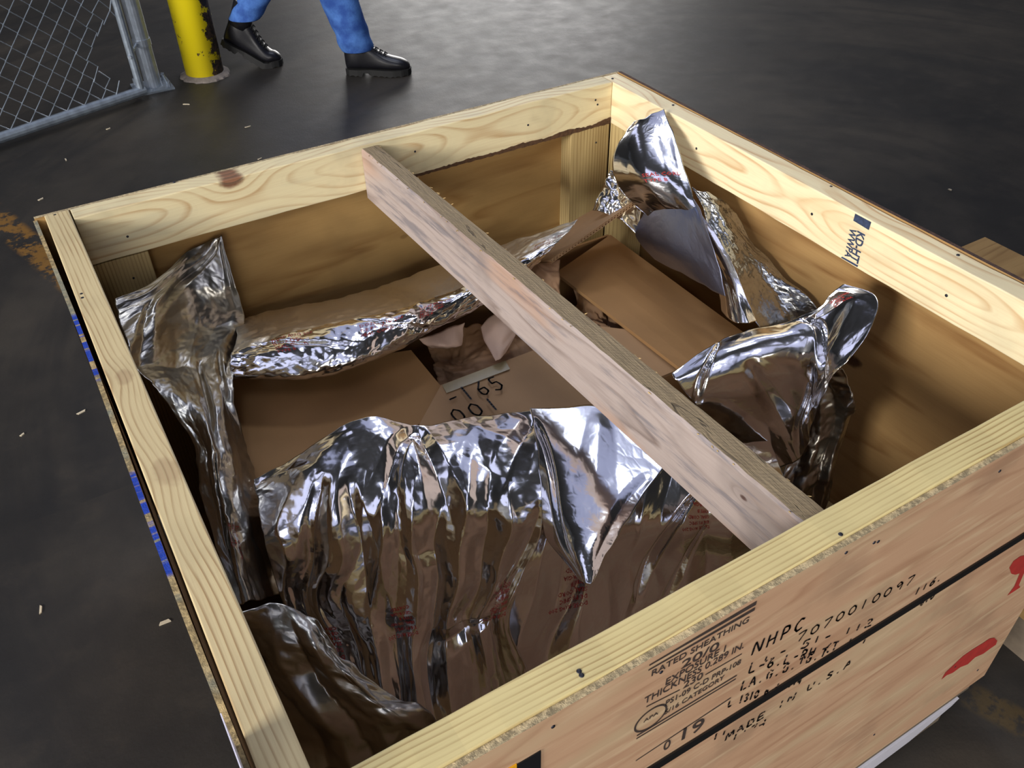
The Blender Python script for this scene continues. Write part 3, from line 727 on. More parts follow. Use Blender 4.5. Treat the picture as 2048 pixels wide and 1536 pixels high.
class Sheet:
    def __init__(s, grid, res=0.003, amp=0.004, lam=0.05, seed=1, drape=(), fine=0.0, edge=0.004, creases=(), small=0.45, an=1.0, long=()):
        G = np.array([[at(*c) if len(c) == 3 and not isinstance(c, np.ndarray) else np.array(c) for c in row] for row in grid])
        s.G = G; nr, nc = G.shape[:2]
        lu = np.linalg.norm(np.diff(G, axis=1), axis=2).sum(1).mean(); lv = np.linalg.norm(np.diff(G, axis=0), axis=2).sum(0).mean()
        s.lu, s.lv = lu, lv
        s.nu = max(8, int(lu / res)); s.nv = max(8, int(lv / res))
        u = np.linspace(0, 1, s.nu); v = np.linspace(0, 1, s.nv)
        s.amp, s.lam, s.seed, s.drape, s.fine, s.edge = amp, lam, seed, drape, fine, edge
        s.U, s.V = np.meshgrid(u, v); s.small = small; s.an = an; s.long = long; s.cr = []
        if creases:
            B = s.base(u, v); q = (B - CAM) @ RM; PX = 1024 + F_PX * q[..., 0] / -q[..., 2]; PY = 768 - F_PX * q[..., 1] / -q[..., 2]
            for (ax, ay, bx, by, am, wd) in creases:
                e = []
                for (cx, cy) in ((ax, ay), (bx, by)):
                    j, i = np.unravel_index(np.argmin((PX - cx) ** 2 + (PY - cy) ** 2), PX.shape); e.append(np.array([u[i] * lu, v[j] * lv]))
                if np.linalg.norm(e[1] - e[0]) > 0.01: s.cr.append((e[0], e[1], am, wd))
        s.P = s.evalgrid(u, v)
    def uv(s, px, py):
        q = (s.P - CAM) @ RM; PX = 1024 + F_PX * q[..., 0] / -q[..., 2]; PY = 768 - F_PX * q[..., 1] / -q[..., 2]
        j, i = np.unravel_index(np.argmin((PX - px) ** 2 + (PY - py) ** 2), PX.shape)
        return i / (s.nu - 1), j / (s.nv - 1)
    def base(s, u, v):
        G = s.G; nr, nc = G.shape[:2]
        A = catmull(G, v * (nr - 1))               # (len v, nc, 3)
        B = catmull(A.transpose(1, 0, 2), u * (nc - 1)).transpose(1, 0, 2)
        return B
    def evalgrid(s, u, v):
        P = s.base(u, v)
        du = np.gradient(P, axis=1); dv = np.gradient(P, axis=0)
        N = np.cross(du, dv); N /= np.linalg.norm(N, axis=2, keepdims=True) + 1e-12
        U, V = np.meshgrid(u, v); x = U * s.lu; y = V * s.lv
        wx = (vnoise(x / 0.07, y / 0.07, s.seed + 3) - 0.5) * 0.03; wy = (vnoise(x / 0.07, y / 0.07, s.seed + 5) - 0.5) * 0.03
        xa, ya = x + wx, (y + wy) * s.an; h = s.amp * facets(xa, ya, s.lam, s.seed) + s.small * s.amp * facets(xa, ya, s.lam * 0.45, s.seed + 11) + s.small ** 2 * s.amp * facets(xa, y, s.lam * 0.2, s.seed + 17)
        for (lm, aa, am, p0, p1, tilt) in s.long:      # long creases running down the sheet
            w = np.clip((V - p0) / (p1 - p0 + 1e-9), 0, 1)
            xr = x + wx * 0.8 + tilt * y; h_ = facets_long(xr, y, lm, aa, s.seed + 61)
            h = h + am * h_ * w
        for (a_, b_, am, wd) in s.cr: h = h + am * tent(x + wx * 0.25, y + wy * 0.25, a_, b_, wd)
        for (k, a, ph, wob, p0, p1) in s.drape:     # folds running down the sheet: k per width, amplitude fades from v=p0 to p1
            c = U * k + ph + wob * (vnoise(U * 3 + 5, V * 2.2, s.seed + 9) - 0.5)
            w = np.clip((V - p0) / (p1 - p0 + 1e-9), 0, 1); w = w * w * (3 - 2 * w)
            mod = 0.5 + vnoise(np.floor(c + 0.5) * 1.7, V * 2, s.seed + 21)
            h = h + a * tri(c) * w * mod
        if s.fine:
            h = h + s.fine * (facets(x, y, 0.008, s.seed + 31))
        P = P + N * h[..., None]
        if s.edge:      # ragged torn outline
            e = s.edge * (vnoise(U * s.lu / 0.025, V * s.lv / 0.025 + 3, s.seed + 41) - 0.5)
            wv = np.clip(1 - np.minimum(V, 1 - V) * s.lv / 0.02, 0, 1); wu = np.clip(1 - np.minimum(U, 1 - U) * s.lu / 0.02, 0, 1)
            P = P + (dv / (np.linalg.norm(dv, axis=2, keepdims=True) + 1e-9)) * (e * wv)[..., None] + (du / (np.linalg.norm(du, axis=2, keepdims=True) + 1e-9)) * (e * wu)[..., None]
        return P
    def obj(s, name, mat, parent, thick=0.0006):
        nu, nv = s.nu, s.nv
        idx = np.arange(nu * nv).reshape(nv, nu)
        f = np.stack([idx[:-1, :-1], idx[:-1, 1:], idx[1:, 1:], idx[1:, :-1]], -1).reshape(-1, 4)
        o = mesh_obj(name, s.P.reshape(-1, 3), f.tolist(), mat, parent, smooth=True)
        uv = o.data.uv_layers.new(name='UVMap')
        uvc = np.stack([s.U.ravel() * s.lu, s.V.ravel() * s.lv], 1)
        li = np.zeros(len(o.data.loops), dtype=np.int32); o.data.loops.foreach_get('vertex_index', li)
        uv.data.foreach_set('uv', uvc[li].ravel().astype(np.float32))
        if thick:
            md = o.modifiers.new('thickness', 'SOLIDIFY'); md.thickness = thick; md.offset = 0
        return o
    def surf(s, U, V):
        """nearest fine-grid interpolation for lettering on the sheet"""
        x = np.clip(U, 0, 1) * (s.nu - 1); y = np.clip(V, 0, 1) * (s.nv - 1)
        i = np.minimum(x.astype(int), s.nu - 2); j = np.minimum(y.astype(int), s.nv - 2)
        a = (x - i)[:, None]; b = (y - j)[:, None]; P = s.P
        return (P[j, i] * (1 - a) + P[j, i + 1] * a) * (1 - b) + (P[j + 1, i] * (1 - a) + P[j + 1, i + 1] * a) * b

def foil_mat(name, rough=0.13, tint=(225, 224, 226), cr=0.35, crs=70, bub=0.0, alpha=1.0, bd=0.0012):
    t = NT(name); uv = t.tc.outputs['UV']
    v = t.vor(uv, crs, 'DISTANCE_TO_EDGE'); n = t.noise(uv, 24, 4, 0.55, 0.4); n2 = t.noise(uv, 260, 2)
    h = t.math('ADD', t.math('MULTIPLY', t.sstep(v, 0.0, 0.25), 0.5), t.math('MULTIPLY', n, 1.4))
    if bub:
        b = t.vor(uv, 150, 'F1', 0.35)
        h = t.math('ADD', h, t.math('MULTIPLY', t.sstep(b, 0.6, 0.1), bub))
    t.bump(h, cr, bd)
    t.set('Base Color', t.mix(n, srgb(*tint), srgb(*[min(255, k * 1.08) for k in tint])))
    t.set('Metallic', 1.0); t.set('Roughness', t.math('MULTIPLY_ADD', n2, 0.08, rough - 0.04))
    return t.mat
m_foil = foil_mat('silver_barrier_foil', 0.15, cr=0.10)
m_foil_soft = foil_mat('dull_shaded_foil', 0.30, (164, 160, 152), cr=0.2)  # duller film, its tint also darkened where little light reaches
m_foil_pale = foil_mat('cloudy_barrier_foil', 0.38, (206, 198, 184), cr=0.2)
m_foil_bub = foil_mat('dimpled_barrier_foil', 0.26, (166, 168, 170), cr=0.5, bub=0.35)
m_foil_in = foil_mat('inner_barrier_film', 0.42, (150, 156, 182), cr=0.2)
m_red_print = plain('red_print', (168, 44, 40), 0.5, var=0.1)

bag = empty('foil_bag', (CX, CY, H - 0.69), 'torn open silver foil bag with red print lining the crate around a cardboard box', 'foil bag')
S = {}
# front sheet folded down over the near edge of the carton
S['front'] = Sheet([
 [(508, 958, -.262), (600, 905, -.25), (728, 833, -.215), (830, 851, -.24), (940, 836, -.24), (1068, 820, -.215)],
 [(512, 1000, -.275), (615, 960, -.245), (745, 905, -.235), (840, 910, -.235), (950, 905, -.235), (1080, 905, -.225)],
 [(525, 1080, -.290), (630, 1050, -.277), (755, 1010, -.262), (850, 1010, -.262), (960, 1005, -.258), (1085, 990, -.248)],
 [(545, 1150, -.345), (650, 1140, -.335), (770, 1115, -.320), (860, 1110, -.320), (970, 1100, -.315), (1080, 1075, -.298)],
 [(580, 1240, -.400), (670, 1230, -.390), (780, 1215, -.378), (870, 1205, -.376), (975, 1190, -.368), (1040, 1160, -.350)],
 [(620, 1320, -.450), (710, 1315, -.443), (800, 1300, -.432), (880, 1290, -.430), (960, 1270, -.420), (1020, 1250, -.412)],
 [(660, 1480, -.53), (750, 1480, -.53), (830, 1480, -.53), (910, 1450, -.53), (990, 1400, -.52), (1060, 1350, -.51)]],
 res=0.0018, amp=0.0055, lam=0.055, seed=2, an=0.6, small=0.25, long=[(0.032, 0.22, 0.011, 0.12, 0.4, 0.12), (0.013, 0.16, 0.0012, 0.1, 0.4, 0.1)],
 creases=[(830, 850, 905, 1060, .012, .03), (828, 850, 745, 1040, .012, .03), (645, 950, 618, 1190, .010, .03), (690, 960, 752, 1250, .012, .03), (985, 1235, 860, 1300, .010, .025), (1070, 825, 1000, 1000, .008, .03)])

# triangular flap with a long point
S['spike'] = Sheet([
 [(1062, 818, -.213), (1130, 816, -.208), (1200, 815, -.206), (1270, 880, -.204), (1328, 935, -.2)],
 [(1075, 900, -.222), (1125, 915, -.212), (1175, 930, -.206), (1230, 950, -.204), (1290, 985, -.202)],
 [(1085, 1000, -.25), (1115, 1010, -.222), (1160, 1020, -.21), (1205, 1035, -.207), (1250, 1050, -.212)],
 [(1090, 1070, -.265), (1120, 1085, -.235), (1150, 1095, -.215), (1185, 1100, -.211), (1215, 1105, -.218)],
 [(1150, 1150, -.245), (1160, 1160, -.235), (1170, 1166, -.226), (1180, 1168, -.224), (1186, 1165, -.224)]],
 res=0.0022, amp=0.002, lam=0.09, seed=14, creases=[(1072, 830, 1150, 1130, .008, .012), (1200, 830, 1185, 1000, -.003, .04), (1310, 940, 1190, 1120, .003, .02)], small=0.3)
# darker sheet behind, near side of the carton to the right
S['behind'] = Sheet([
 [(1062, 850, -.312), (1190, 850, -.312), (1340, 870, -.312), (1450, 890, -.325), (1540, 880, -.365)],
 [(1040, 960, -.325), (1180, 940, -.32), (1320, 930, -.32), (1450, 960, -.33), (1560, 940, -.37)],
 [(1020, 1080, -.36), (1160, 1060, -.355), (1300, 1040, -.355), (1440, 1050, -.375), (1600, 1010, -.42)],
 [(960, 1220, -.445), (1150, 1180, -.43), (1300, 1130, -.425), (1450, 1110, -.445), (1640, 1080, -.50)],
 [(900, 1340, -.52), (1150, 1300, -.50), (1300, 1240, -.50), (1470, 1180, -.52), (1680, 1120, -.58)],
 [(840, 1500, -.6), (1150, 1450, -.6), (1300, 1380, -.6), (1480, 1290, -.62), (1720, 1180, -.66)]],
 res=0.0026, amp=0.005, lam=0.09, seed=23, an=0.5, long=[(0.05, 0.2, 0.008, 0.0, 0.3, 0.0)], creases=[(1390, 985, 1265, 1220, .016, .018), (1420, 1040, 1320, 1230, .012, .014), (1180, 1100, 1080, 1350, .010, .03), (1560, 960, 1530, 1120, .012, .02)], small=0.1)
# lower flap in the dark near left corner
S['corner'] = Sheet([
 [(478, 1222, -.30), (540, 1208, -.31), (600, 1222, -.32), (645, 1252, -.33), (655, 1290, -.34)],
 [(500, 1280, -.34), (560, 1275, -.33), (620, 1290, -.33), (670, 1310, -.35), (700, 1335, -.37)],
 [(530, 1350, -.38), (590, 1350, -.37), (660, 1360, -.37), (730, 1380, -.38), (780, 1385, -.41)],
 [(570, 1440, -.44), (640, 1440, -.42), (720, 1440, -.42), (800, 1440, -.42), (855, 1425, -.45)],
 [(600, 1540, -.50), (680, 1540, -.5), (760, 1530, -.49), (830, 1490, -.48), (880, 1470, -.5)]],
 res=0.003, amp=0.006, lam=0.06, seed=31, drape=[(3.0, 0.006, 0.1, 0.9, 0.0, 0.3)])
# left side standing against the plywood
S['left'] = Sheet([
 [(229, 598, -.105), (300, 568, -.12), (372, 505, -.115), (415, 482, -.108), (444, 470, -.1)],
 [(240, 640, -.12), (310, 605, -.13), (370, 570, -.15), (420, 565, -.16), (470, 575, -.17)],
 [(258, 700, -.13), (325, 670, -.16), (380, 655, -.2), (430, 650, -.22), (490, 643, -.24)],
 [(287, 750, -.15), (335, 740, -.18), (380, 725, -.2), (425, 715, -.215), (470, 725, -.225)],
 [(330, 800, -.17), (370, 800, -.18), (405, 795, -.195), (440, 785, -.21), (468, 790, -.23)],
 [(388, 890, -.2), (410, 885, -.195), (430, 880, -.2), (455, 880, -.22), (490, 890, -.27)],
 [(400, 980, -.23), (425, 980, -.22), (450, 985, -.22), (480, 980, -.25), (520, 975, -.29)],
 [(428, 1080, -.26), (455, 1085, -.26), (480, 1080, -.27), (510, 1065, -.31), (545, 1055, -.34)],
 [(470, 1210, -.31), (495, 1205, -.31), (520, 1200, -.34), (550, 1190, -.38), (590, 1180, -.42)]],
 res=0.0022, amp=0.0055, lam=0.06, small=0.3, seed=41, long=[(0.03, 0.3, 0.004, 0.1, 0.3, 0.0)], creases=[(440, 475, 300, 640, .010, .02), (444, 480, 470, 620, .006, .012), (400, 720, 440, 900, .010, .014), (440, 700, 480, 860, .008, .012), (430, 900, 470, 1150, .010, .014), (300, 600, 290, 740, .008, .02)], fine=0.0004)
# far side lying over the carton's far flap, its hem folded forward
S['far'] = Sheet([
 [(470, 640, -.25), (560, 618, -.27), (680, 596, -.272), (800, 560, -.27), (900, 522, -.25), (1020, 485, -.20), (1155, 438, -.14)],
 [(475, 668, -.22), (570, 648, -.225), (690, 622, -.225), (810, 590, -.222), (920, 552, -.215), (1025, 510, -.185), (1140, 458, -.15)],
 [(465, 700, -.205), (570, 668, -.2), (700, 642, -.192), (830, 612, -.188), (930, 578, -.185), (1010, 540, -.178), (1112, 490, -.168)],
 [(460, 728, -.215), (590, 705, -.2), (710, 682, -.195), (830, 645, -.195), (925, 605, -.195), (1000, 570, -.19), (1090, 512, -.185)],
 [(466, 756, -.235), (600, 757, -.235), (702, 737, -.23), (812, 690, -.228), (905, 640, -.225), (985, 600, -.22), (1075, 530, -.21)],
 [(480, 740, -.262), (600, 738, -.265), (702, 715, -.262), (812, 670, -.26), (905, 622, -.26), (985, 580, -.25), (1075, 512, -.24)]],
 res=0.0022, amp=0.003, lam=0.045, seed=52, creases=[(500, 690, 700, 690, .006, .01), (700, 640, 900, 640, .007, .012), (820, 690, 1000, 590, .006, .012)])
# right side
S['right'] = Sheet([
 [(1345, 748, -.225), (1415, 695, -.205), (1490, 660, -.19), (1560, 645, -.17), (1630, 618, -.135), (1662, 590, -.11), (1690, 568, -.09)],
 [(1355, 765, -.23), (1430, 725, -.205), (1505, 690, -.185), (1590, 670, -.165), (1650, 640, -.14), (1700, 600, -.105), (1750, 592, -.085)],
 [(1385, 800, -.26), (1450, 775, -.24), (1525, 750, -.225), (1600, 730, -.2), (1640, 705, -.17), (1690, 660, -.13), (1744, 645, -.105)],
 [(1410, 835, -.31), (1475, 820, -.29), (1550, 805, -.28), (1615, 790, -.25), (1635, 750, -.2), (1665, 715, -.16), (1705, 708, -.14)],
 [(1450, 880, -.36), (1515, 870, -.35), (1570, 860, -.335), (1612, 840, -.3), (1625, 800, -.25), (1645, 770, -.2), (1665, 750, -.175)],
 [(1530, 950, -.42), (1570, 930, -.41), (1600, 915, -.39), (1618, 880, -.34), (1628, 840, -.3), (1640, 810, -.24), (1650, 790, -.2)]],
 res=0.0022, amp=0.004, lam=0.075, seed=66, small=0.3, creases=[(1600, 635, 1640, 760, .014, .02), (1440, 680, 1380, 820, .010, .010), (1425, 700, 1400, 790, .008, .006), (1610, 640, 1690, 590, .008, .02), (1620, 760, 1600, 900, .010, .015), (1490, 720, 1590, 890, .005, .03)])
S['right_lower'] = Sheet([
 [(1600, 760, -.27), (1640, 745, -.25), (1688, 738, -.215)],
 [(1600, 820, -.33), (1650, 800, -.29), (1714, 802, -.25)],
 [(1580, 900, -.40), (1640, 870, -.36), (1695, 850, -.33)],
 [(1560, 980, -.47), (1620, 950, -.43), (1672, 930, -.41)],
 [(1540, 1080, -.54), (1610, 1030, -.51), (1660, 1010, -.5)],
 [(1520, 1180, -.62), (1600, 1120, -.6), (1650, 1090, -.6)]],
 res=0.003, amp=0.007, lam=0.05, seed=71, drape=[(2.0, 0.006, 0.3, 0.8, 0.0, 0.2)])
# tall torn piece in the far right corner
S['tall'] = Sheet([
 [(1268, 243, .0), (1285, 238, .0), (1305, 228, .004), (1328, 218, .008)],
 [(1236, 290, -.045), (1275, 285, -.03), (1315, 275, -.02), (1347, 268, -.015)],
 [(1226, 345, -.09), (1275, 350, -.07), (1325, 345, -.055), (1372, 345, -.05)],
 [(1260, 400, -.13), (1310, 400, -.105), (1355, 405, -.09), (1395, 415, -.085)],
 [(1340, 470, -.16), (1380, 465, -.14), (1415, 475, -.125), (1440, 480, -.12)],
 [(1425, 560, -.20), (1445, 560, -.18), (1462, 560, -.17), (1478, 560, -.165)],
 [(1440, 620, -.235), (1462, 640, -.225), (1485, 648, -.22), (1512, 640, -.215)]],
 res=0.0022, amp=0.002, lam=0.08, small=0.2, seed=82, long=[(0.03, 0.2, 0.003, 0.0, 0.3, 0.0)])
S['tall_inner'] = Sheet([
 [(1305, 380, -.105), (1340, 376, -.09), (1375, 385, -.08), (1400, 420, -.08)],
 [(1285, 430, -.15), (1330, 430, -.12), (1380, 440, -.1), (1420, 480, -.1)],
 [(1270, 470, -.19), (1330, 490, -.16), (1390, 510, -.14), (1438, 535, -.13)],
 [(1310, 520, -.22), (1360, 545, -.2), (1405, 570, -.18), (1450, 592, -.165)]],
 res=0.003, amp=0.002, lam=0.09, seed=90)
S['tall_left'] = Sheet([
 [(1222, 340, -.10), (1245, 350, -.1), (1275, 365, -.11), (1300, 380, -.12)],
 [(1205, 375, -.13), (1230, 385, -.13), (1260, 395, -.14), (1285, 405, -.15)],
 [(1183, 418, -.165), (1210, 428, -.165), (1240, 440, -.17), (1275, 470, -.19)]],
 res=0.0025, amp=0.005, lam=0.03, seed=95)
S['corner_bubble'] = Sheet([
 [(1385, 375, -.07), (1410, 385, -.075), (1440, 400, ('x', 1.10))],
 [(1410, 430, -.11), (1450, 430, -.115), (1475, 435, ('x', 1.125))],
 [(1440, 490, -.15), (1480, 485, -.155), (1515, 490, ('x', 1.13))],
 [(1470, 560, -.19), (1520, 545, -.195), (1570, 555, ('x', 1.135))],
 [(1500, 630, -.22), (1560, 610, -.235), (1628, 608, ('x', 1.135))],
 [(1540, 700, -.27), (1600, 680, -.28), (1650, 670, ('x', 1.135))]],
 res=0.0022, amp=0.006, lam=0.055, small=0.35, seed=99, fine=0.0003)
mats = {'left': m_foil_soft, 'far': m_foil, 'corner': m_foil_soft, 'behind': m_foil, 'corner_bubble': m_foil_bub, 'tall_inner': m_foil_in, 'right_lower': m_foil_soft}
names = {'front': 'front_sheet', 'spike': 'pointed_flap', 'behind': 'side_sheet', 'corner': 'corner_flap', 'left': 'left_sheet', 'far': 'far_sheet', 'right': 'right_sheet',
         'right_lower': 'side_sheet', 'tall': 'tall_flap', 'tall_inner': 'inner_film', 'tall_left': 'side_sheet', 'corner_bubble': 'dimpled_sheet'}
OB = {}
for k, sh in S.items():
    OB[k] = sh.obj(names[k], mats.get(k, m_foil), bag)
_f = OB['far']; _f.data.materials.append(m_foil_pale); _n = S['far'].nu - 1
for p in _f.data.polygons:
    if (p.index // _n) / S['far'].nv < 0.42 - 0.1 * (p.index % _n) / _n: p.material_index = 1
tag(OB['tall_inner'], 'matt blue grey inner face of the foil'); tag(OB['corner_bubble'], 'dimpled crinkled foil against the right side')

def foil_print(key, lines, u0, v0, u1, size, rot=0.0, off=0.0012, flip=False):
    """rows of small red lettering that follow a foil sheet"""
    sh = S[key]; V_, F_ = [], []
    cu = bpy.data.curves.new('t', 'FONT'); cu.size = 1; cu.resolution_u = 1
    for li, tx in enumerate(lines):
        cu.body = tx
        tmp = bpy.data.objects.new('tmp', cu); COL.objects.link(tmp)
        dg = bpy.context.evaluated_depsgraph_get(); me = bpy.data.meshes.new_from_object(tmp.evaluated_get(dg)); bpy.data.objects.remove(tmp)
        bm = bmesh.new(); bm.from_mesh(me); bpy.data.meshes.remove(me)
        co = np.array([v.co[:] for v in bm.verts]); n0 = len(V_)
        x = co[:, 0] * size; y = (co[:, 1] - li * 1.25) * size
        if flip: x, y = -x, -y
        c, s_ = math.cos(rot), math.sin(rot); x, y = x * c - y * s_, x * s_ + y * c
        U = u0 + x / sh.lu; Vv = v0 - y / sh.lv
        Pp = sh.surf(U, Vv)
        e = 0.002; Nn = np.cross(sh.surf(U + e, Vv) - Pp, sh.surf(U, Vv + e) - Pp)
        Nn /= np.linalg.norm(Nn, axis=1, keepdims=True) + 1e-9
        sg = np.sign(((CAM - Pp) * Nn).sum(1)); Nn *= sg[:, None]
        ok = (U > 0.01) & (U < 0.99) & (Vv > 0.01) & (Vv < 0.99)
        V_ += (Pp + Nn * off).tolist()
        for f in bm.faces:
            ids = [v.index for v in f.verts]
            if all(ok[i] for i in ids): F_.append([n0 + i for i in ids])
        bm.free()
    return mesh_obj('printed_text', V_, F_, m_red_print, OB[key])
TXT = ['DOSE AUG 200', 'DE PS SPEC', 'SEAL CORD', 'TYPE B', 'GEORGIA', 'COATED']
for key, px, py, sz, rot, n_ in (('front', 835, 1262, .0085, .15, 6), ('front', 1012, 1222, .0085, .15, 6), ('front', 690, 1310, .0085, -.2, 6), ('behind', 1175, 1200, .0095, .05, 6),
                                ('behind', 1418, 1052, .0095, .1, 6), ('left', 470, 1050, .008, 1.2, 3)):
    u_, v_ = S[key].uv(px, py)
    foil_print(key, TXT[:n_], u_, v_, 1, sz, rot=rot, flip=True)
for key, px, py, sz, rot, n_ in (('far', 545, 690, .011, 0.0, 4), ('far', 720, 655, .011, 0.0, 3), ('far', 840, 620, .010, 0.0, 4), ('far', 1070, 495, .008, 0.0, 3), ('right', 1662, 608, .009, -.2, 3),
                                ('right', 1520, 650, .012, .1, 1), ('tall', 1285, 355, .012, 0.0, 2)):
    u_, v_ = S[key].uv(px, py)
    foil_print(key, TXT[2:2 + n_] if key != 'far' else TXT[:n_], u_, v_, 1, sz, rot=rot)

# ------------------------------------------------------------------ cardboard box
def card_mat(name, col, var=0.06):
    t = NT(name); P = t.tc.outputs['Object']; X = t.sep(P)
    n = t.noise(P, 12, 4); f = t.noise(t.comb(t.math('MULTIPLY', X[0], 900), t.math('MULTIPLY', X[1], 60), X[2]), 1, 2)
    c = t.mix(n, srgb(*[k * (1 - var) for k in col]), srgb(*[min(255, k * (1 + var)) for k in col]))
    c = t.mix(t.math('MULTIPLY', f, 0.12), c, srgb(*[k * 0.7 for k in col]))
    t.set('Base Color', c); t.set('Roughness', 0.75); t.set('Specular IOR Level', 0.25); t.bump(f, 0.15, 0.0005)
    return t.mat
m_card = card_mat('brown_cardboard', (164, 126, 84))
m_card2 = card_mat('pale_cardboard', (172, 138, 102))
carton = empty('cardboard_box', (0.6, 0.72, 0.125), 'brown cardboard box with torn folded flaps inside the foil bag', 'cardboard box')
def slab(name, pts, th, mat, parent, sub=6, sag=0.0):
    """flap: bilinear patch of four corners with thickness downwards"""
    a, b, c, d = [np.array(p) for p in pts]
    n = sub; vs = []
    N = np.cross(b - a, d - a); N /= np.linalg.norm(N)
    if N[2] < 0: N = -N
    for k in (0, 1):
        for i in range(n + 1):
            for j in range(n + 1):
                u, v = i / n, j / n
                p = (a * (1 - u) + b * u) * (1 - v) + (d * (1 - u) + c * u) * v
                p = p + N * (sag * math.sin(math.pi * u) * math.sin(math.pi * v)) - N * th * k
                vs.append(p)
    fs = []; m1 = (n + 1) ** 2; I = lambda i, j: i * (n + 1) + j
    for i in range(n):
        for j in range(n):
            fs.append((I(i, j), I(i + 1, j), I(i + 1, j + 1), I(i, j + 1)))
            fs.append((m1 + I(i, j), m1 + I(i, j + 1), m1 + I(i + 1, j + 1), m1 + I(i + 1, j)))
    for i in range(n):
        fs.append((I(i, 0), m1 + I(i, 0), m1 + I(i + 1, 0), I(i + 1, 0))); fs.append((I(i, n), I(i + 1, n), m1 + I(i + 1, n), m1 + I(i, n)))
        fs.append((I(0, i), I(0, i + 1), m1 + I(0, i + 1), m1 + I(0, i))); fs.append((I(n, i), m1 + I(n, i), m1 + I(n, i + 1), I(n, i + 1)))
    return mesh_obj(name, vs, fs, mat, parent)
bz = H - 0.31
x0, x1, y0, y1 = 0.14, 1.065, 0.58, 1.045
bm = bmesh.new()
for lo, hi in (((x0, y0, 0.125), (x1, y0 + 0.006, bz)), ((x0, y1 - 0.006, 0.125), (x1, y1, bz)), ((x0, y0 + 0.006, 0.125), (x0 + 0.006, y1 - 0.006, bz)),
               ((x1 - 0.006, y0 + 0.006, 0.125), (x1, y1 - 0.006, bz)), ((x0 + 0.006, y0 + 0.006, 0.125), (x1 - 0.006, y1 - 0.006, 0.131))):
    add_box(bm, lo, hi)
bm_obj('box_walls', bm, m_card, carton)
L_ = lambda px, py, z: at(px, py, z)
# left flap, near flap with writing, right flap
slab('flap', [(x0, y0 + .03, bz), L_(905, 800, -.306), L_(822, 700, -.300), (x0, y1 - 0.03, bz)], 0.005, m_card, carton, sag=-0.004)
nf = slab('flap', [(0.30, y0, bz + 0.006), (x1 - 0.03, y0, bz + 0.006), L_(1196, 652, -.298), L_(882, 770, -.298)], 0.005, m_card2, carton, sag=-0.003)
rf = slab('flap', [L_(1112, 545, -.292), L_(1362, 738, -.292), (x1, y0 + 0.02, bz + .004), (x1, y1 - 0.01, bz + .004)], 0.007, m_card, carton, sag=0.006)
# corrugated far flap rising towards the opening
def corrugated(name, e0, e1, h0, h1, mat, parent, th=0.0065):
    e0, e1, h0, h1 = [np.array(p) for p in (e0, e1, h0, h1)]
    root = slab(name, [e0, e1, h1, h0], 0.0009, mat, parent, sub=4)
    N = np.cross(e1 - e0, h0 - e0); N /= np.linalg.norm(N)
    if N[2] < 0: N = -N
    lo = slab('liner', [p - N * th for p in (e0, e1, h1, h0)], 0.0009, mat, root, sub=4)
    Lg = np.linalg.norm(e1 - e0); n = int(Lg / 0.0009); vs = []; fs = []
    for i in range(n + 1):
        s = i / n; w = -th / 2 + (th / 2 - 0.0006) * math.cos(2 * math.pi * s * Lg / 0.0075) - 0.0005
        p = e0 + (e1 - e0) * s; q = h0 + (h1 - h0) * s
        vs += [p + N * w, p + (q - p) * 0.4 + N * w]
        if i: fs.append((2 * i - 2, 2 * i, 2 * i + 1, 2 * i - 1))
    fl_ = mesh_obj('flute', vs, fs, mat, root, smooth=True)
    md = fl_.modifiers.new('thickness', 'SOLIDIFY'); md.thickness = 0.0005
    return root
corrugated('flap', L_(1100, 520, -.205), L_(1302, 379, -.125), (0.77, 1.01, H - .262), (1.085, 1.02, H - .20), m_card2, carton)
# tape over the near flap and writing
m_tape = plain('beige_packing_tape', (150, 136, 104), 0.3, spec=0.5)
slab('tape', [L_(884, 770, -.2955), L_(893, 786, -.2965), L_(1020, 738, -.2965), L_(1011, 721, -.2955)], 0.0006, m_tape, nf, sub=3)
zc = -.2948
Rt = L_(1010, 770, zc) - L_(905, 812, zc); Rt /= np.linalg.norm(Rt)
Up = np.array([-Rt[1], Rt[0], 0]); PLN = (Rt, Up, (0, 0, 1))
handwriting('handwritten_text', '-165', L_(905, 812, zc), L_(1012, 776, zc), 0.037, m_ink, nf, PLN, gap=0.35, width=0.0034, seed=51, off=0.001)
handwriting('handwritten_text', '001', L_(914, 846, zc), L_(1006, 816, zc), 0.033, m_ink, nf, PLN, gap=0.5, width=0.0034, seed=52, off=0.001)

# ------------------------------------------------------------------ crumpled kraft paper in the opening
def paper_mat(name, col):
    t = NT(name); P = t.tc.outputs['Object']; n = t.noise(P, 30, 4)
    t.set('Base Color', t.mix(n, srgb(*[k * 0.92 for k in col]), srgb(*[min(255, k * 1.06) for k in col])))
    t.set('Roughness', 0.65); t.bump(n, 0.3, 0.002); return t.mat
m_kraft = paper_mat('kraft_paper', (176, 138, 104)); m_pink = paper_mat('pale_kraft_paper', (202, 172, 154))
def paper(grid, mat, label, seed, amp=0.006, lam=0.03):
    s = Sheet(grid, res=0.003, amp=amp, lam=lam, seed=seed, edge=0.003)
    o = s.obj('kraft_paper', mat, None, thick=0.0005); tag(o, label, 'packing paper', 'crumpled packing paper in the carton')
    return o
paper([[(962, 655, -.27), (985, 632, -.265), (1012, 625, -.26)], [(970, 685, -.275), (1000, 665, -.26), (1028, 650, -.262)], [(985, 712, -.28), (1004, 700, -.272), (1034, 665, -.27)], [(992, 722, -.285), (1002, 716, -.28), (1012, 706, -.28)]],
      m_pink, 'pale folded strip of packing paper poking out just left of the spacer beam', 3, amp=0.002, lam=0.05)
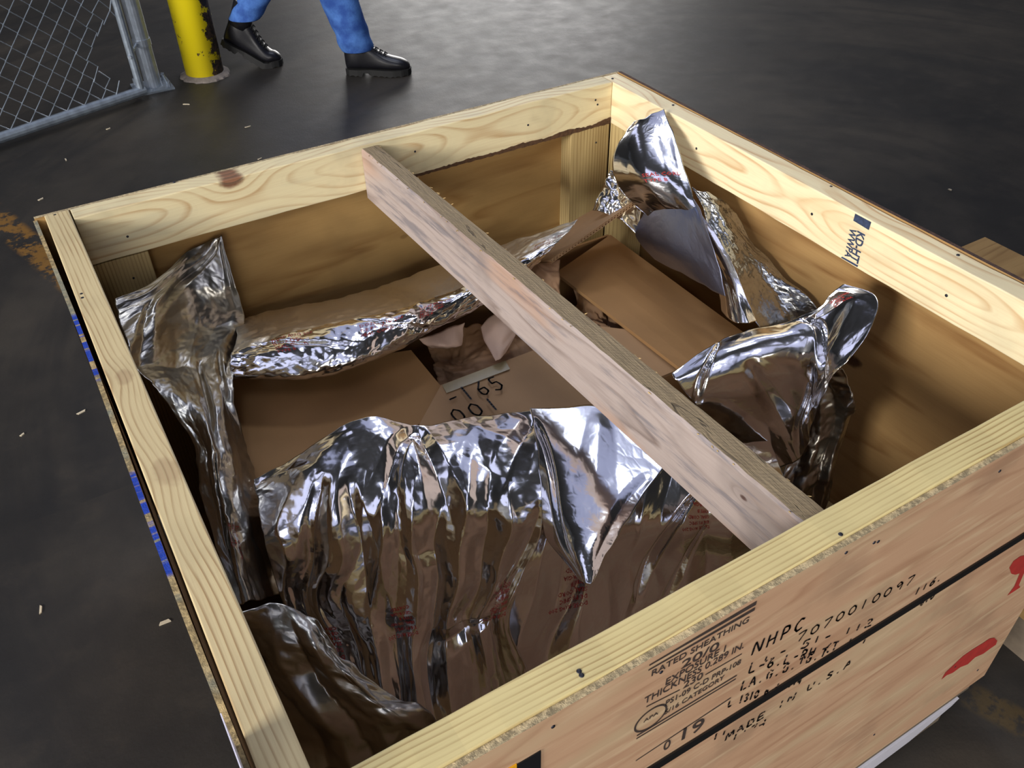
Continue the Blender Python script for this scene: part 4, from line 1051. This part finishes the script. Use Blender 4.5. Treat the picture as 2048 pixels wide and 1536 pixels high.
paper([[(1044, 512, -.235), (1056, 500, -.225), (1072, 515, -.225), (1118, 520, -.23)], [(1048, 545, -.25), (1070, 540, -.24), (1090, 545, -.24), (1120, 555, -.25)], [(1060, 600, -.28), (1080, 590, -.27), (1100, 590, -.27), (1122, 600, -.28)]],
      m_kraft, 'brown crumple of packing paper standing behind the spacer beam', 5, amp=0.005, lam=0.02)
paper([[(838, 678, -.262), (870, 668, -.262), (900, 655, -.26), (930, 645, -.26)], [(850, 692, -.275), (880, 690, -.265), (905, 685, -.27), (928, 665, -.272)], [(862, 698, -.285), (885, 697, -.28), (912, 694, -.28), (924, 690, -.285)]],
      m_pink, 'grey pink edge of packing paper under the folded foil hem', 9, amp=0.003, lam=0.03)
paper([[(860, 690, -.36), (930, 660, -.34), (1000, 640, -.34), (1080, 640, -.34)], [(870, 730, -.37), (930, 710, -.33), (1010, 690, -.325), (1090, 690, -.33)], [(880, 770, -.38), (960, 745, -.33), (1040, 740, -.32), (1110, 740, -.33)], [(900, 830, -.4), (980, 810, -.36), (1060, 800, -.34), (1150, 800, -.34)]],
      m_kraft, 'brown crumpled packing paper filling the opening between the flaps', 12, amp=0.014, lam=0.05)
paper([[(1150, 580, -.40), (1190, 560, -.38), (1240, 590, -.38), (1300, 640, -.40)], [(1150, 640, -.39), (1190, 615, -.35), (1240, 650, -.36), (1300, 690, -.38)], [(1150, 700, -.40), (1200, 680, -.36), (1250, 700, -.38), (1320, 740, -.40)]],
      m_kraft, 'crumpled packing paper in shade below the right carton flap', 15, amp=0.014, lam=0.045)

# ------------------------------------------------------------------ neighbour crate beyond the right side
cz = H - 0.5
c1 = at(1970, 474, -.5); 
nb = empty('plywood_box', (c1[0] - 0.3, c1[1] - 0.4, 0), 'low plywood topped box standing on the floor beyond the right side of the crate', 'box')
m_ply_nb = ply('neighbour_plywood', 'x', (176, 142, 92), (142, 108, 66), 12.0).mat
box('top_board', (W + 0.16, c1[1] - 0.8, cz - 0.02), (c1[0], c1[1], cz), m_ply_nb, nb)
box('box_body', (W + 0.18, c1[1] - 0.78, 0.09), (c1[0] - 0.02, c1[1] - 0.02, cz - 0.02), m_ply_nb, nb)
for yy_ in (0.05, 0.4, 0.7):
    box('skid_runner', (W + 0.18, c1[1] - yy_ - 0.09, 0), (c1[0] - 0.02, c1[1] - yy_, 0.09), m_grey, nb)

# ------------------------------------------------------------------ bollard
def bollard_mat():
    t = NT('chipped_yellow_paint'); P = t.tc.outputs['Object']; X = t.sep(P)
    n = t.noise(P, 16, 6, 0.65); n2 = t.noise(P, 70, 4)
    side = t.math('ADD', t.math('MULTIPLY', X[0], 9.0), t.math('MULTIPLY', X[1], -3.0))    # scraped side
    f = t.sstep(t.math('ADD', t.math('ADD', side, t.math('MULTIPLY', n, 1.6)), t.math('MULTIPLY', n2, 0.3)), 1.50, 1.58)
    ch = t.sstep(t.math('ADD', n, t.math('MULTIPLY', n2, 0.3)), 0.80, 0.83)
    f = t.math('MAXIMUM', f, ch)
    c = t.mix(f, srgb(255, 232, 30), t.mix(t.sstep(n2, 0.4, 0.6), srgb(40, 36, 30), srgb(92, 70, 52)))
    t.set('Base Color', c); t.set('Roughness', t.math('MULTIPLY_ADD', f, 0.3, 0.4)); t.bump(t.math('MULTIPLY', f, -1.0), 0.5, 0.002)
    return t.mat
bc = (at(370, 162, ('h', 0)) + at(440, 155, ('h', 0))) / 2 + np.array([0.03, 0.055, 0])
bol = empty('bollard', (bc[0], bc[1], 0), 'yellow steel bollard with chipped black scraped side standing by the fence gate', 'bollard')
bm = bmesh.new(); R0 = 0.087
prof = [(0.0, R0), (1.0, R0), (1.04, R0 * 0.93), (1.07, R0 * 0.72), (1.09, R0 * 0.4), (1.095, 0.004)]
loft(bm, [[(bc[0] + r * math.cos(2 * math.pi * k / 40), bc[1] + r * math.sin(2 * math.pi * k / 40), z) for k in range(40)] for z, r in prof])
bm_obj('post_body', bm, bollard_mat(), bol, smooth=True)
bm = bmesh.new(); r = random.Random(3)
rr_ = [1 + 0.12 * r.random() for _ in range(40)]
rings = []
for z, q in ((0.0, 1.26), (0.006, 1.22), (0.014, 1.07), (0.016, 1.0)):
    rings.append([(bc[0] + R0 * q * (rr_[k] if q > 1.1 else 1) * math.cos(2 * math.pi * k / 40), bc[1] + R0 * q * (rr_[k] if q > 1.1 else 1) * math.sin(2 * math.pi * k / 40), z) for k in range(40)])
loft(bm, rings)
bm_obj('mortar_collar', bm, plain('grey_mortar', (112, 104, 98), 0.9, nscale=60, var=0.3), bol)

# ------------------------------------------------------------------ chain link gate and post
m_galv = plain('galvanised_steel', (168, 178, 192), 0.38, 0.7, nscale=30, var=0.2)
m_galv_d = plain('dull_galvanised_tube', (136, 146, 158), 0.5, 0.6, nscale=30, var=0.3)
pp = at(303, 180, ('h', 0)) + np.array([0.02, 0.03, 0])
post = empty('fence_post', (pp[0], pp[1], 0), 'galvanised steel fence post on a bolted base plate next to the yellow bollard', 'post')
bm = bmesh.new(); add_tube(bm, [(pp[0], pp[1], 0.006), (pp[0], pp[1], 2.3)], 0.036, 20); bm_obj('post_tube', bm, m_galv, post, smooth=False)
box('base_plate', (pp[0] - 0.09, pp[1] - 0.08, 0), (pp[0] + 0.075, pp[1] + 0.08, 0.008), m_galv_d, post)
for dx, dy in ((-0.07, -0.06), (0.058, -0.06), (-0.07, 0.06), (0.058, 0.06)):
    bm = bmesh.new(); add_tube(bm, [(pp[0] + dx, pp[1] + dy, 0.0), (pp[0] + dx, pp[1] + dy, 0.035)], 0.007, 8)
    bm_obj('anchor_bolt', bm, m_galv, post)
g1 = at(283, 182, ('h', 0.05)); g0 = at(-260, 362, ('h', 0.05))
gd = (g0 - g1)[:2]; gd /= np.linalg.norm(gd)
gate = empty('chain_link_gate', (g1[0], g1[1], 0), 'dull grey chain link fence gate hung on the galvanised post', 'fence gate')
GL_ = 2.4; G = lambda s, z, o=0.0: Vector((g1[0] + gd[0] * s - gd[1] * o, g1[1] + gd[1] * s + gd[0] * o, z))
bm = bmesh.new(); add_tube(bm, [G(0, 0.05), G(0, 2.0), ], 0.017, 12); bm_obj('gate_stile', bm, m_galv_d, gate)
bm = bmesh.new(); add_tube(bm, [G(GL_, 0.05), G(GL_, 2.0)], 0.017, 12); bm_obj('gate_stile', bm, m_galv_d, gate)
bm = bmesh.new(); add_tube(bm, [G(-0.015, 0.05), G(GL_ + 0.015, 0.05)], 0.021, 12); bm_obj('bottom_rail', bm, m_galv_d, gate)
bm = bmesh.new(); add_tube(bm, [G(-0.015, 2.0), G(GL_ + 0.015, 2.0)], 0.021, 12); bm_obj('top_rail', bm, m_galv_d, gate)
bm = bmesh.new(); pt = 0.040; nz = int(GL_ / pt)
for i in range(nz + 2):          # interlocked zigzag wires, torn and pulled about in the lower corner by the post
    pts = []; k = 0; z = 0.065
    while z < 1.99:
        s = i * pt + (pt * 0.5 if (k + i) % 2 else -pt * 0.5) - pt
        torn = math.exp(-(s / 0.16) ** 2 - ((z - 0.20) / 0.20) ** 2)
        s0 = min(max(s + (0.003 if (k + i) % 2 else -0.003) + 0.035 * torn, 0.012), GL_ - 0.012)
        if torn > 0.55 and (i * 7 + k * 3) % 5 < 3:
            if len(pts) > 1: add_tube(bm, pts, 0.0025, 5)
            pts = []
        else:
            pts.append(G(s0, z + 0.02 * torn * math.sin(i * 2.1 + k), 0.0035 if (k + i) % 2 else -0.0035))
        k += 1; z += 0.0425
    if len(pts) > 1: add_tube(bm, pts, 0.0025, 5)
bm_obj('wire_mesh', bm, m_galv_d, gate)
hz = 0.19
bm = bmesh.new(); add_tube(bm, [(pp[0], pp[1], hz), (pp[0], pp[1], hz + 0.03)], 0.0395, 20)
hg = bm_obj('hinge_band', bm, m_galv, gate)
bm = bmesh.new(); add_tube(bm, [(pp[0] - 0.03, pp[1] - 0.02, hz + 0.015), (g1[0] - 0.012, g1[1] - 0.02, hz + 0.015)], 0.008, 8)
bm_obj('hinge_pin', bm, m_galv, gate)
a = at(337, 170, ('h', 0))
bm = bmesh.new(); add_tube(bm, [(a[0], a[1], 0), (a[0] - 0.012, a[1] + 0.0, 0.05), (a[0] - 0.014, a[1], 0.055)], [0.006, 0.006, 0.010], 10)
tag(bm_obj('anchor_bolt', bm, m_galv), 'bent steel anchor bolt sticking out of the floor between post and bollard', 'bolt')

# ------------------------------------------------------------------ person
def denim():
    t = NT('blue_denim'); P = t.tc.outputs['Object']; n = t.noise(P, 14, 5, 0.6); f = t.noise(P, 500, 2)
    c = t.mix(t.sstep(n, 0.3, 0.7), srgb(38, 78, 158), srgb(84, 134, 212)); c = t.mix(t.math('MULTIPLY', f, 0.3), c, srgb(30, 60, 120))
    t.set('Base Color', c); t.set('Roughness', 0.85); t.bump(t.math('ADD', n, t.math('MULTIPLY', f, 0.3)), 0.6, 0.006); return t.mat
m_den = denim(); m_boot = plain('black_boot_leather', (22, 22, 27), 0.32, nscale=60, var=0.3, bumpk=0.3); m_sole = plain('black_rubber_sole', (20, 20, 21), 0.7)
m_skin = plain('skin', (196, 148, 122), 0.55, nscale=20, var=0.05); m_shirt = plain('navy_work_shirt', (46, 56, 78), 0.85, nscale=25); m_hair = plain('brown_hair', (52, 38, 28), 0.7, nscale=120, var=0.4)
fh = at(700, 152, ('h', 0)); ft = at(815, 152, ('h', 0)); dF = (ft - fh)[:2]; dF /= np.linalg.norm(dF)
rt = at(560, 136, ('h', 0))
fwd = Vector((dF[0], dF[1], 0)); lat = Vector((-dF[1], dF[0], 0)); UP = Vector((0, 0, 1))
heelF = Vector((fh[0], fh[1], 0)) + lat * 0.03 - fwd * 0.02
toeR = Vector((rt[0], rt[1], 0)) + lat * 0.04
ankF = heelF + fwd * 0.07 + UP * 0.11
PITCH = 0.5; _b = toeR - fwd * 0.085
ank0 = _b + Matrix.Rotation(PITCH, 4, lat) @ (-fwd * 0.165 + UP * 0.13)
pel = (heelF + fwd * 0.02 + toeR) / 2 + UP * 0.93 - lat * 0.02
person = empty('person', (pel.x, pel.y, 0), 'person in blue jeans and black lace-up boots walking past behind the crate', 'person')
def skin_mesh(name, nodes, edges, mat, parent, levels=2):
    """nodes: name -> (point, rx, ry); first is the root"""
    off = parent_world(parent); keys = list(nodes)
    me = bpy.data.meshes.new(name); me.from_pydata([tuple(Vector(nodes[k][0]) - off) for k in keys], [(keys.index(a), keys.index(b)) for a, b in edges], [])
    me.materials.append(mat); o = link(bpy.data.objects.new(name, me), parent)
    md = o.modifiers.new('skin', 'SKIN'); md.use_smooth_shade = True
    sv = me.skin_vertices[0].data
    for i, k in enumerate(keys):
        sv[i].radius = (nodes[k][1], nodes[k][2]); sv[i].use_root = (i == 0)
    s = o.modifiers.new('sub', 'SUBSURF'); s.levels = levels; s.render_levels = levels
    return o
hipF = pel - lat * 0.09 - UP * 0.05; hipR = pel + lat * 0.09 - UP * 0.05
kneeF = (hipF + ankF) / 2 + fwd * 0.055 - fwd * 0.03; kneeR = (hipR + ank0) / 2 + fwd * 0.10 + UP * 0.02
chest = pel + UP * 0.40 + fwd * 0.02; neck = pel + UP * 0.57 + fwd * 0.03; head = neck + UP * 0.19 + fwd * 0.03
shL = chest + lat * 0.19 + UP * 0.09; shR = chest - lat * 0.19 + UP * 0.09
elL = shL - UP * 0.28 + fwd * 0.08 + lat * 0.03; haL = elL - UP * 0.20 + fwd * 0.15
elR = shR - UP * 0.28 - fwd * 0.08 - lat * 0.03; haR = elR - UP * 0.24 - fwd * 0.02
nd = {'pel': (pel, .15, .12), 'waist': (pel + UP * .16, .14, .11), 'chest': (chest, .16, .12), 'shc': (chest + UP * .1, .12, .1), 'neck': (neck - UP * .01, .055, .055), 'neck2': (neck + UP * .06, .055, .055), 'chin': (neck + UP * .11 + fwd * .03, .062, .07), 'head': (head + UP * .02, .076, .092), 'crown': (head + UP * .09, .055, .065),
      'shL': (shL, .065, .065), 'elL': (elL, .042, .042), 'wrL': (haL, .028, .024), 'palmL': (haL - UP * .05 + fwd * .02, .022, .034),
      'shR': (shR, .065, .065), 'elR': (elR, .042, .042), 'wrR': (haR, .028, .024), 'palmR': (haR - UP * .05 + fwd * .0, .022, .034),
      'hipF': (hipF - UP * .06, .088, .092), 'kF': (kneeF, .06, .062), 'calfF': ((kneeF * .6 + ankF * .4), .055, .057), 'aF': (ankF + UP * .02, .04, .045),
      'hipR': (hipR - UP * .06, .088, .092), 'kR': (kneeR, .06, .062), 'calfR': ((kneeR * .6 + ank0 * .4), .055, .057), 'aR': (ank0 + UP * .02, .04, .045)}
ed = [('pel', 'waist'), ('waist', 'chest'), ('chest', 'shc'), ('shc', 'neck'), ('neck', 'neck2'), ('neck2', 'chin'), ('chin', 'head'), ('head', 'crown'), ('shc', 'shL'), ('shL', 'elL'), ('elL', 'wrL'), ('wrL', 'palmL'),
      ('shc', 'shR'), ('shR', 'elR'), ('elR', 'wrR'), ('wrR', 'palmR'), ('pel', 'hipF'), ('hipF', 'kF'), ('kF', 'calfF'), ('calfF', 'aF'), ('pel', 'hipR'), ('hipR', 'kR'), ('kR', 'calfR'), ('calfR', 'aR')]
for tag_, base, wr, fdir in (('L', nd['palmL'][0], haL, fwd), ('R', nd['palmR'][0], haR, fwd)):
    for i in range(4):      # fingers, slightly curled and unequal
        o0 = base + fdir * (0.028 - i * 0.018) - UP * 0.03
        l = (0.068, 0.078, 0.074, 0.058)[i]; inn = (-lat if tag_ == 'L' else lat)
        p1 = o0 - UP * l * 0.5 + fdir * 0.006; p2 = p1 - UP * l * 0.3 + inn * 0.014; p3 = p2 - UP * l * 0.2 + inn * 0.018
        for q, p in enumerate((p1, p2, p3)): nd[f'f{tag_}{i}{q}'] = (p, .009, .009)
        ed += [('palm' + tag_, f'f{tag_}{i}0'), (f'f{tag_}{i}0', f'f{tag_}{i}1'), (f'f{tag_}{i}1', f'f{tag_}{i}2')]
    th0 = base + fdir * 0.045 + UP * 0.005; nd['t' + tag_ + '0'] = (th0, .011, .011); nd['t' + tag_ + '1'] = (th0 - UP * 0.04 + fdir * 0.008, .009, .009)
    ed += [('wr' + tag_, 't' + tag_ + '0'), ('t' + tag_ + '0', 't' + tag_ + '1')]
skin_mesh('body', nd, ed, m_skin, person, 2)
hd = bmesh.new(); bmesh.ops.create_uvsphere(hd, u_segments=24, v_segments=14, radius=1)
for v in hd.verts:
    p = v.co.copy(); v.co = head + UP * 0.055 - fwd * 0.012 + (fwd * p.x * 0.103 + lat * p.y * 0.085 + UP * p.z * 0.105)
bmesh.ops.delete(hd, geom=[v for v in hd.verts if (v.co - head).dot(fwd) > 0.045 and (v.co - head).z < 0.085], context='VERTS')
bm_obj('hair', hd, m_hair, person, smooth=True)
m_eye = plain('eye', (60, 50, 44), 0.2)
for q in (1, -1):
    bm = bmesh.new(); c_ = head + fwd * 0.083 + lat * 0.03 * q + UP * 0.005
    ret = bmesh.ops.create_uvsphere(bm, u_segments=10, v_segments=8, radius=0.011)
    for v in ret['verts']: v.co += c_
    bm_obj('eye', bm, m_eye, person, smooth=True)
bm = bmesh.new(); c_ = head + fwd * 0.092 - UP * 0.02
loft(bm, [[c_ + lat * 0.008 * s + fwd * f + UP * u for s, f in ((-1, 0), (1, 0), (0.3, 0.6 * k), (-0.3, 0.6 * k))] for u, k in ((0.03, 0.005), (0.0, 0.035), (-0.006, 0.02))])
bm_obj('nose', bm, m_skin, person, smooth=True)
# shirt
def scale_nodes(keys, k, lift=0): return {a: (nd[a][0], nd[a][1] * k, nd[a][2] * k) for a in keys}
ks = ['chest', 'waist', 'pel', 'shc', 'shL', 'elL', 'shR', 'elR']
sn = scale_nodes(ks, 1.15); sn['pel'] = (pel + UP * .04, .185, .15); sn['hem'] = (pel - UP * .10, .17, .14)
skin_mesh('shirt', sn, [('pel', 'hem'), ('chest', 'waist'), ('waist', 'pel'), ('chest', 'shc'), ('shc', 'shL'), ('shL', 'elL'), ('shc', 'shR'), ('shR', 'elR')], m_shirt, person, 2)
# jeans: upper part from the skeleton, each leg lofted to its hem with creases
def leg_rings(hip, knee, ank, hem_z, seed, hemr=0.068):
    r = random.Random(seed); rings = []; n = 28
    pts = []
    for i in range(34):
        s = i / 33
        if s < 0.48: q = s / 0.48; p = hip.lerp(knee, q); rad = 0.098 * (1 - q) + 0.078 * q
        else: q = (s - 0.48) / 0.52; p = knee.lerp(ank, q); rad = 0.078 * (1 - q) + hemr * q
        if p.z < hem_z: break
        pts.append((p, rad, s))
    e = pts[-1][0]
    a1, a2, a3 = r.random() * 6, r.random() * 6, r.random() * 6
    for p, rad, s in pts:
        ring = []
        for k in range(n):
            an = 2 * math.pi * k / n
            cz_ = max(0, (s - 0.72) / 0.28)
            w = 1 + 0.03 * math.sin(2 * an + a1 + s * 9) + cz_ * 0.10 * math.sin(s * 62 + 2.2 * math.sin(an + a2)) + 0.03 * math.sin(3 * an + a3 + s * 20)
            if s > 0.9: w += 0.05 * math.sin(2 * an)
            ring.append(p + (fwd * math.cos(an) * 1.08 + lat * math.sin(an) * 0.95) * rad * w)
        rings.append(ring)
    return rings
jeans = skin_mesh('jeans', scale_nodes(['pel', 'hipF', 'hipR', 'waist'], 1.07), [('pel', 'hipF'), ('pel', 'hipR'), ('pel', 'waist')], m_den, person, 2)
for nm, h_, k_, a_, z_, sd in (('trouser_leg', hipF, kneeF, ankF, 0.105, 3), ('trouser_leg', hipR, kneeR, ank0, 0.20, 7)):
    bm = bmesh.new(); loft(bm, leg_rings(h_, k_, a_ - UP * 0.02, z_, sd), cap=False)
    o = bm_obj(nm, bm, m_den, jeans, smooth=True); md = o.modifiers.new('t', 'SOLIDIFY'); md.thickness = 0.003
    s = o.modifiers.new('sub', 'SUBSURF'); s.levels = 1; s.render_levels = 1
def boot(heel, pitch, seed):
    """heel = ground point under the heel; pitch = how far the heel is lifted, rotating about the ball"""
    ball = heel + fwd * 0.215
    Rm = Matrix.Rotation(pitch, 4, lat)
    def T(x, y, z):
        p = heel + fwd * x + lat * y + UP * z
        if x <= 0.215: return ball + (Rm @ (p - ball))
        k = max(0, 1 - (x - 0.215) / 0.05); Rk = Matrix.Rotation(pitch * k, 4, lat)
        return ball + (Rk @ (p - ball))
    def outline(x):     # half width of the sole
        xs = [0, .02, .06, .12, .18, .23, .27, .295, .305]; ys = [.012, .032, .037, .034, .045, .05, .043, .026, .008]
        return float(np.interp(x, xs, ys))
    bm = bmesh.new()
    xs = np.linspace(0, 0.305, 32); top = []; bot = []
    for sg in (1, -1):
        for x in (xs if sg == 1 else xs[::-1]):
            w = outline(x) + 0.003
            zb_ = 0.0 if (x < 0.085 or x > 0.115) else 0.014
            top.append(T(x, sg * w, 0.03)); bot.append(T(x, sg * w, zb_ + (0.004 if int(x * 130) % 2 else 0.0)))
    loft(bm, [bot, top]); bmesh.ops.triangulate(bm, faces=[f for f in bm.faces if len(f.verts) > 4])
    sole = bm_obj('boot_sole', bm, m_sole, boots)
    bm = bmesh.new(); rings = []
    sec = [(0.000, .030, .13, .0), (0.012, .034, .16, .0), (0.04, .037, .175, .0), (0.075, .038, .172, .0), (0.11, .037, .145, 0), (0.145, .039, .115, 0), (0.18, .044, .095, 0), (0.215, .047, .082, 0), (0.25, .046, .075, 0), (0.275, .038, .068, 0), (0.293, .026, .055, 0), (0.302, .012, .042, 0)]
    for x, w, h, _ in sec:
        ring = []
        for k in range(20):
            an = 2 * math.pi * k / 20; cy = math.cos(an); cz_ = math.sin(an)
            zz = 0.026 + (h - 0.026) * 0.5 * (1 + np.sign(cz_) * abs(cz_) ** 0.75)
            ww = min(w, outline(x) + 0.002) * np.sign(cy) * abs(cy) ** 0.7 * (1 - 0.25 * max(0, cz_))
            ring.append(T(x, ww, zz))
        rings.append(ring)
    loft(bm, rings)
    b = bm_obj('boot_upper', bm, m_boot, boots, smooth=True); s = b.modifiers.new('sub', 'SUBSURF'); s.levels = 1; s.render_levels = 1
    bm = bmesh.new()
    rings = []
    for z, cx, rx, ry in ((0.12, .052, .052, .040), (0.16, .052, .052, .043), (0.20, .05, .052, .045), (0.235, .048, .053, .047), (0.235, .048, .045, .04)):
        rings.append([T(cx + rx * math.cos(2 * math.pi * k / 20), ry * math.sin(2 * math.pi * k / 20), z) for k in range(20)])
    loft(bm, rings); bm_obj('boot_shaft', bm, m_boot, boots, smooth=True)
    bm = bmesh.new()
    for i in range(5):
        x = 0.105 + i * 0.02; z = float(np.interp(x, [.075, .11, .145, .18, .215], [.176, .150, .120, .100, .086])) + 0.001
        add_tube(bm, [T(x, -0.022, z - 0.008), T(x + 0.006, 0, z + 0.002), T(x + 0.012, 0.022, z - 0.012)], 0.0025, 6)
        add_tube(bm, [T(x, 0.022, z - 0.008), T(x + 0.006, 0, z + 0.003), T(x + 0.012, -0.022, z - 0.012)], 0.0025, 6)
    bm_obj('laces', bm, m_sole, boots)
boots = empty('boots', (0, 0, 0)); boots.parent = person; 
boots.location = (0, 0, 0)
boot(heelF, 0.0, 1)
boot(toeR - fwd * 0.30, PITCH, 2)

# ------------------------------------------------------------------ wood chips on the floor
m_chip = plain('pale_wood_chip', (196, 184, 160), 0.8)
chips = [(373, 209), (217, 258), (82, 399), (496, 314 - 60), (132, 320), (163, 825), (45, 870), (82, 1220), (330, 1245), (520, 318), (1900, 380)]
r = random.Random(77)
where = ['larger pale wood chip on the floor just below the anchor bolt by the bollard', 'pale wood splinter on the floor below the chain link gate', 'pale wood splinter on the floor by the far left crate corner', 'pale wood splinter on the floor between bollard and far rail',
         'pale wood splinter on the floor midway between gate and far left crate corner', 'pale wood splinter on the floor closest to the blue marks on the left side', 'pale upright splinter on the floor near the left photo edge', 'pale wood splinter lowest on the floor near the left photo edge',
         'pale wood splinter on the floor close to the lower left side of the crate', 'pale wood splinter on the floor right behind the far rail', 'pale wood splinter on the floor beyond the right side near the plywood box']
for i, (px, py) in enumerate(chips):
    p = at(px, py, ('h', 0.0)); an = r.random() * 3.14; l = r.uniform(0.006, 0.014) * (1.8 if i == 0 else 1); w = r.uniform(0.002, 0.004)
    c_, s_ = math.cos(an), math.sin(an)
    bm = bmesh.new()
    vv = add_box(bm, (-l, -w, 0.0), (l, w, 0.002 + 0.001 * r.random()))
    for v in bm.verts:
        x, y = v.co.x * (1.0 if v.co.y > 0 else 0.7), v.co.y
        v.co = Vector((p[0] + x * c_ - y * s_, p[1] + x * s_ + y * c_, v.co.z))
    tag(bm_obj('wood_chip', bm, m_chip), where[i], 'wood chip', 'wood splinters on the floor')
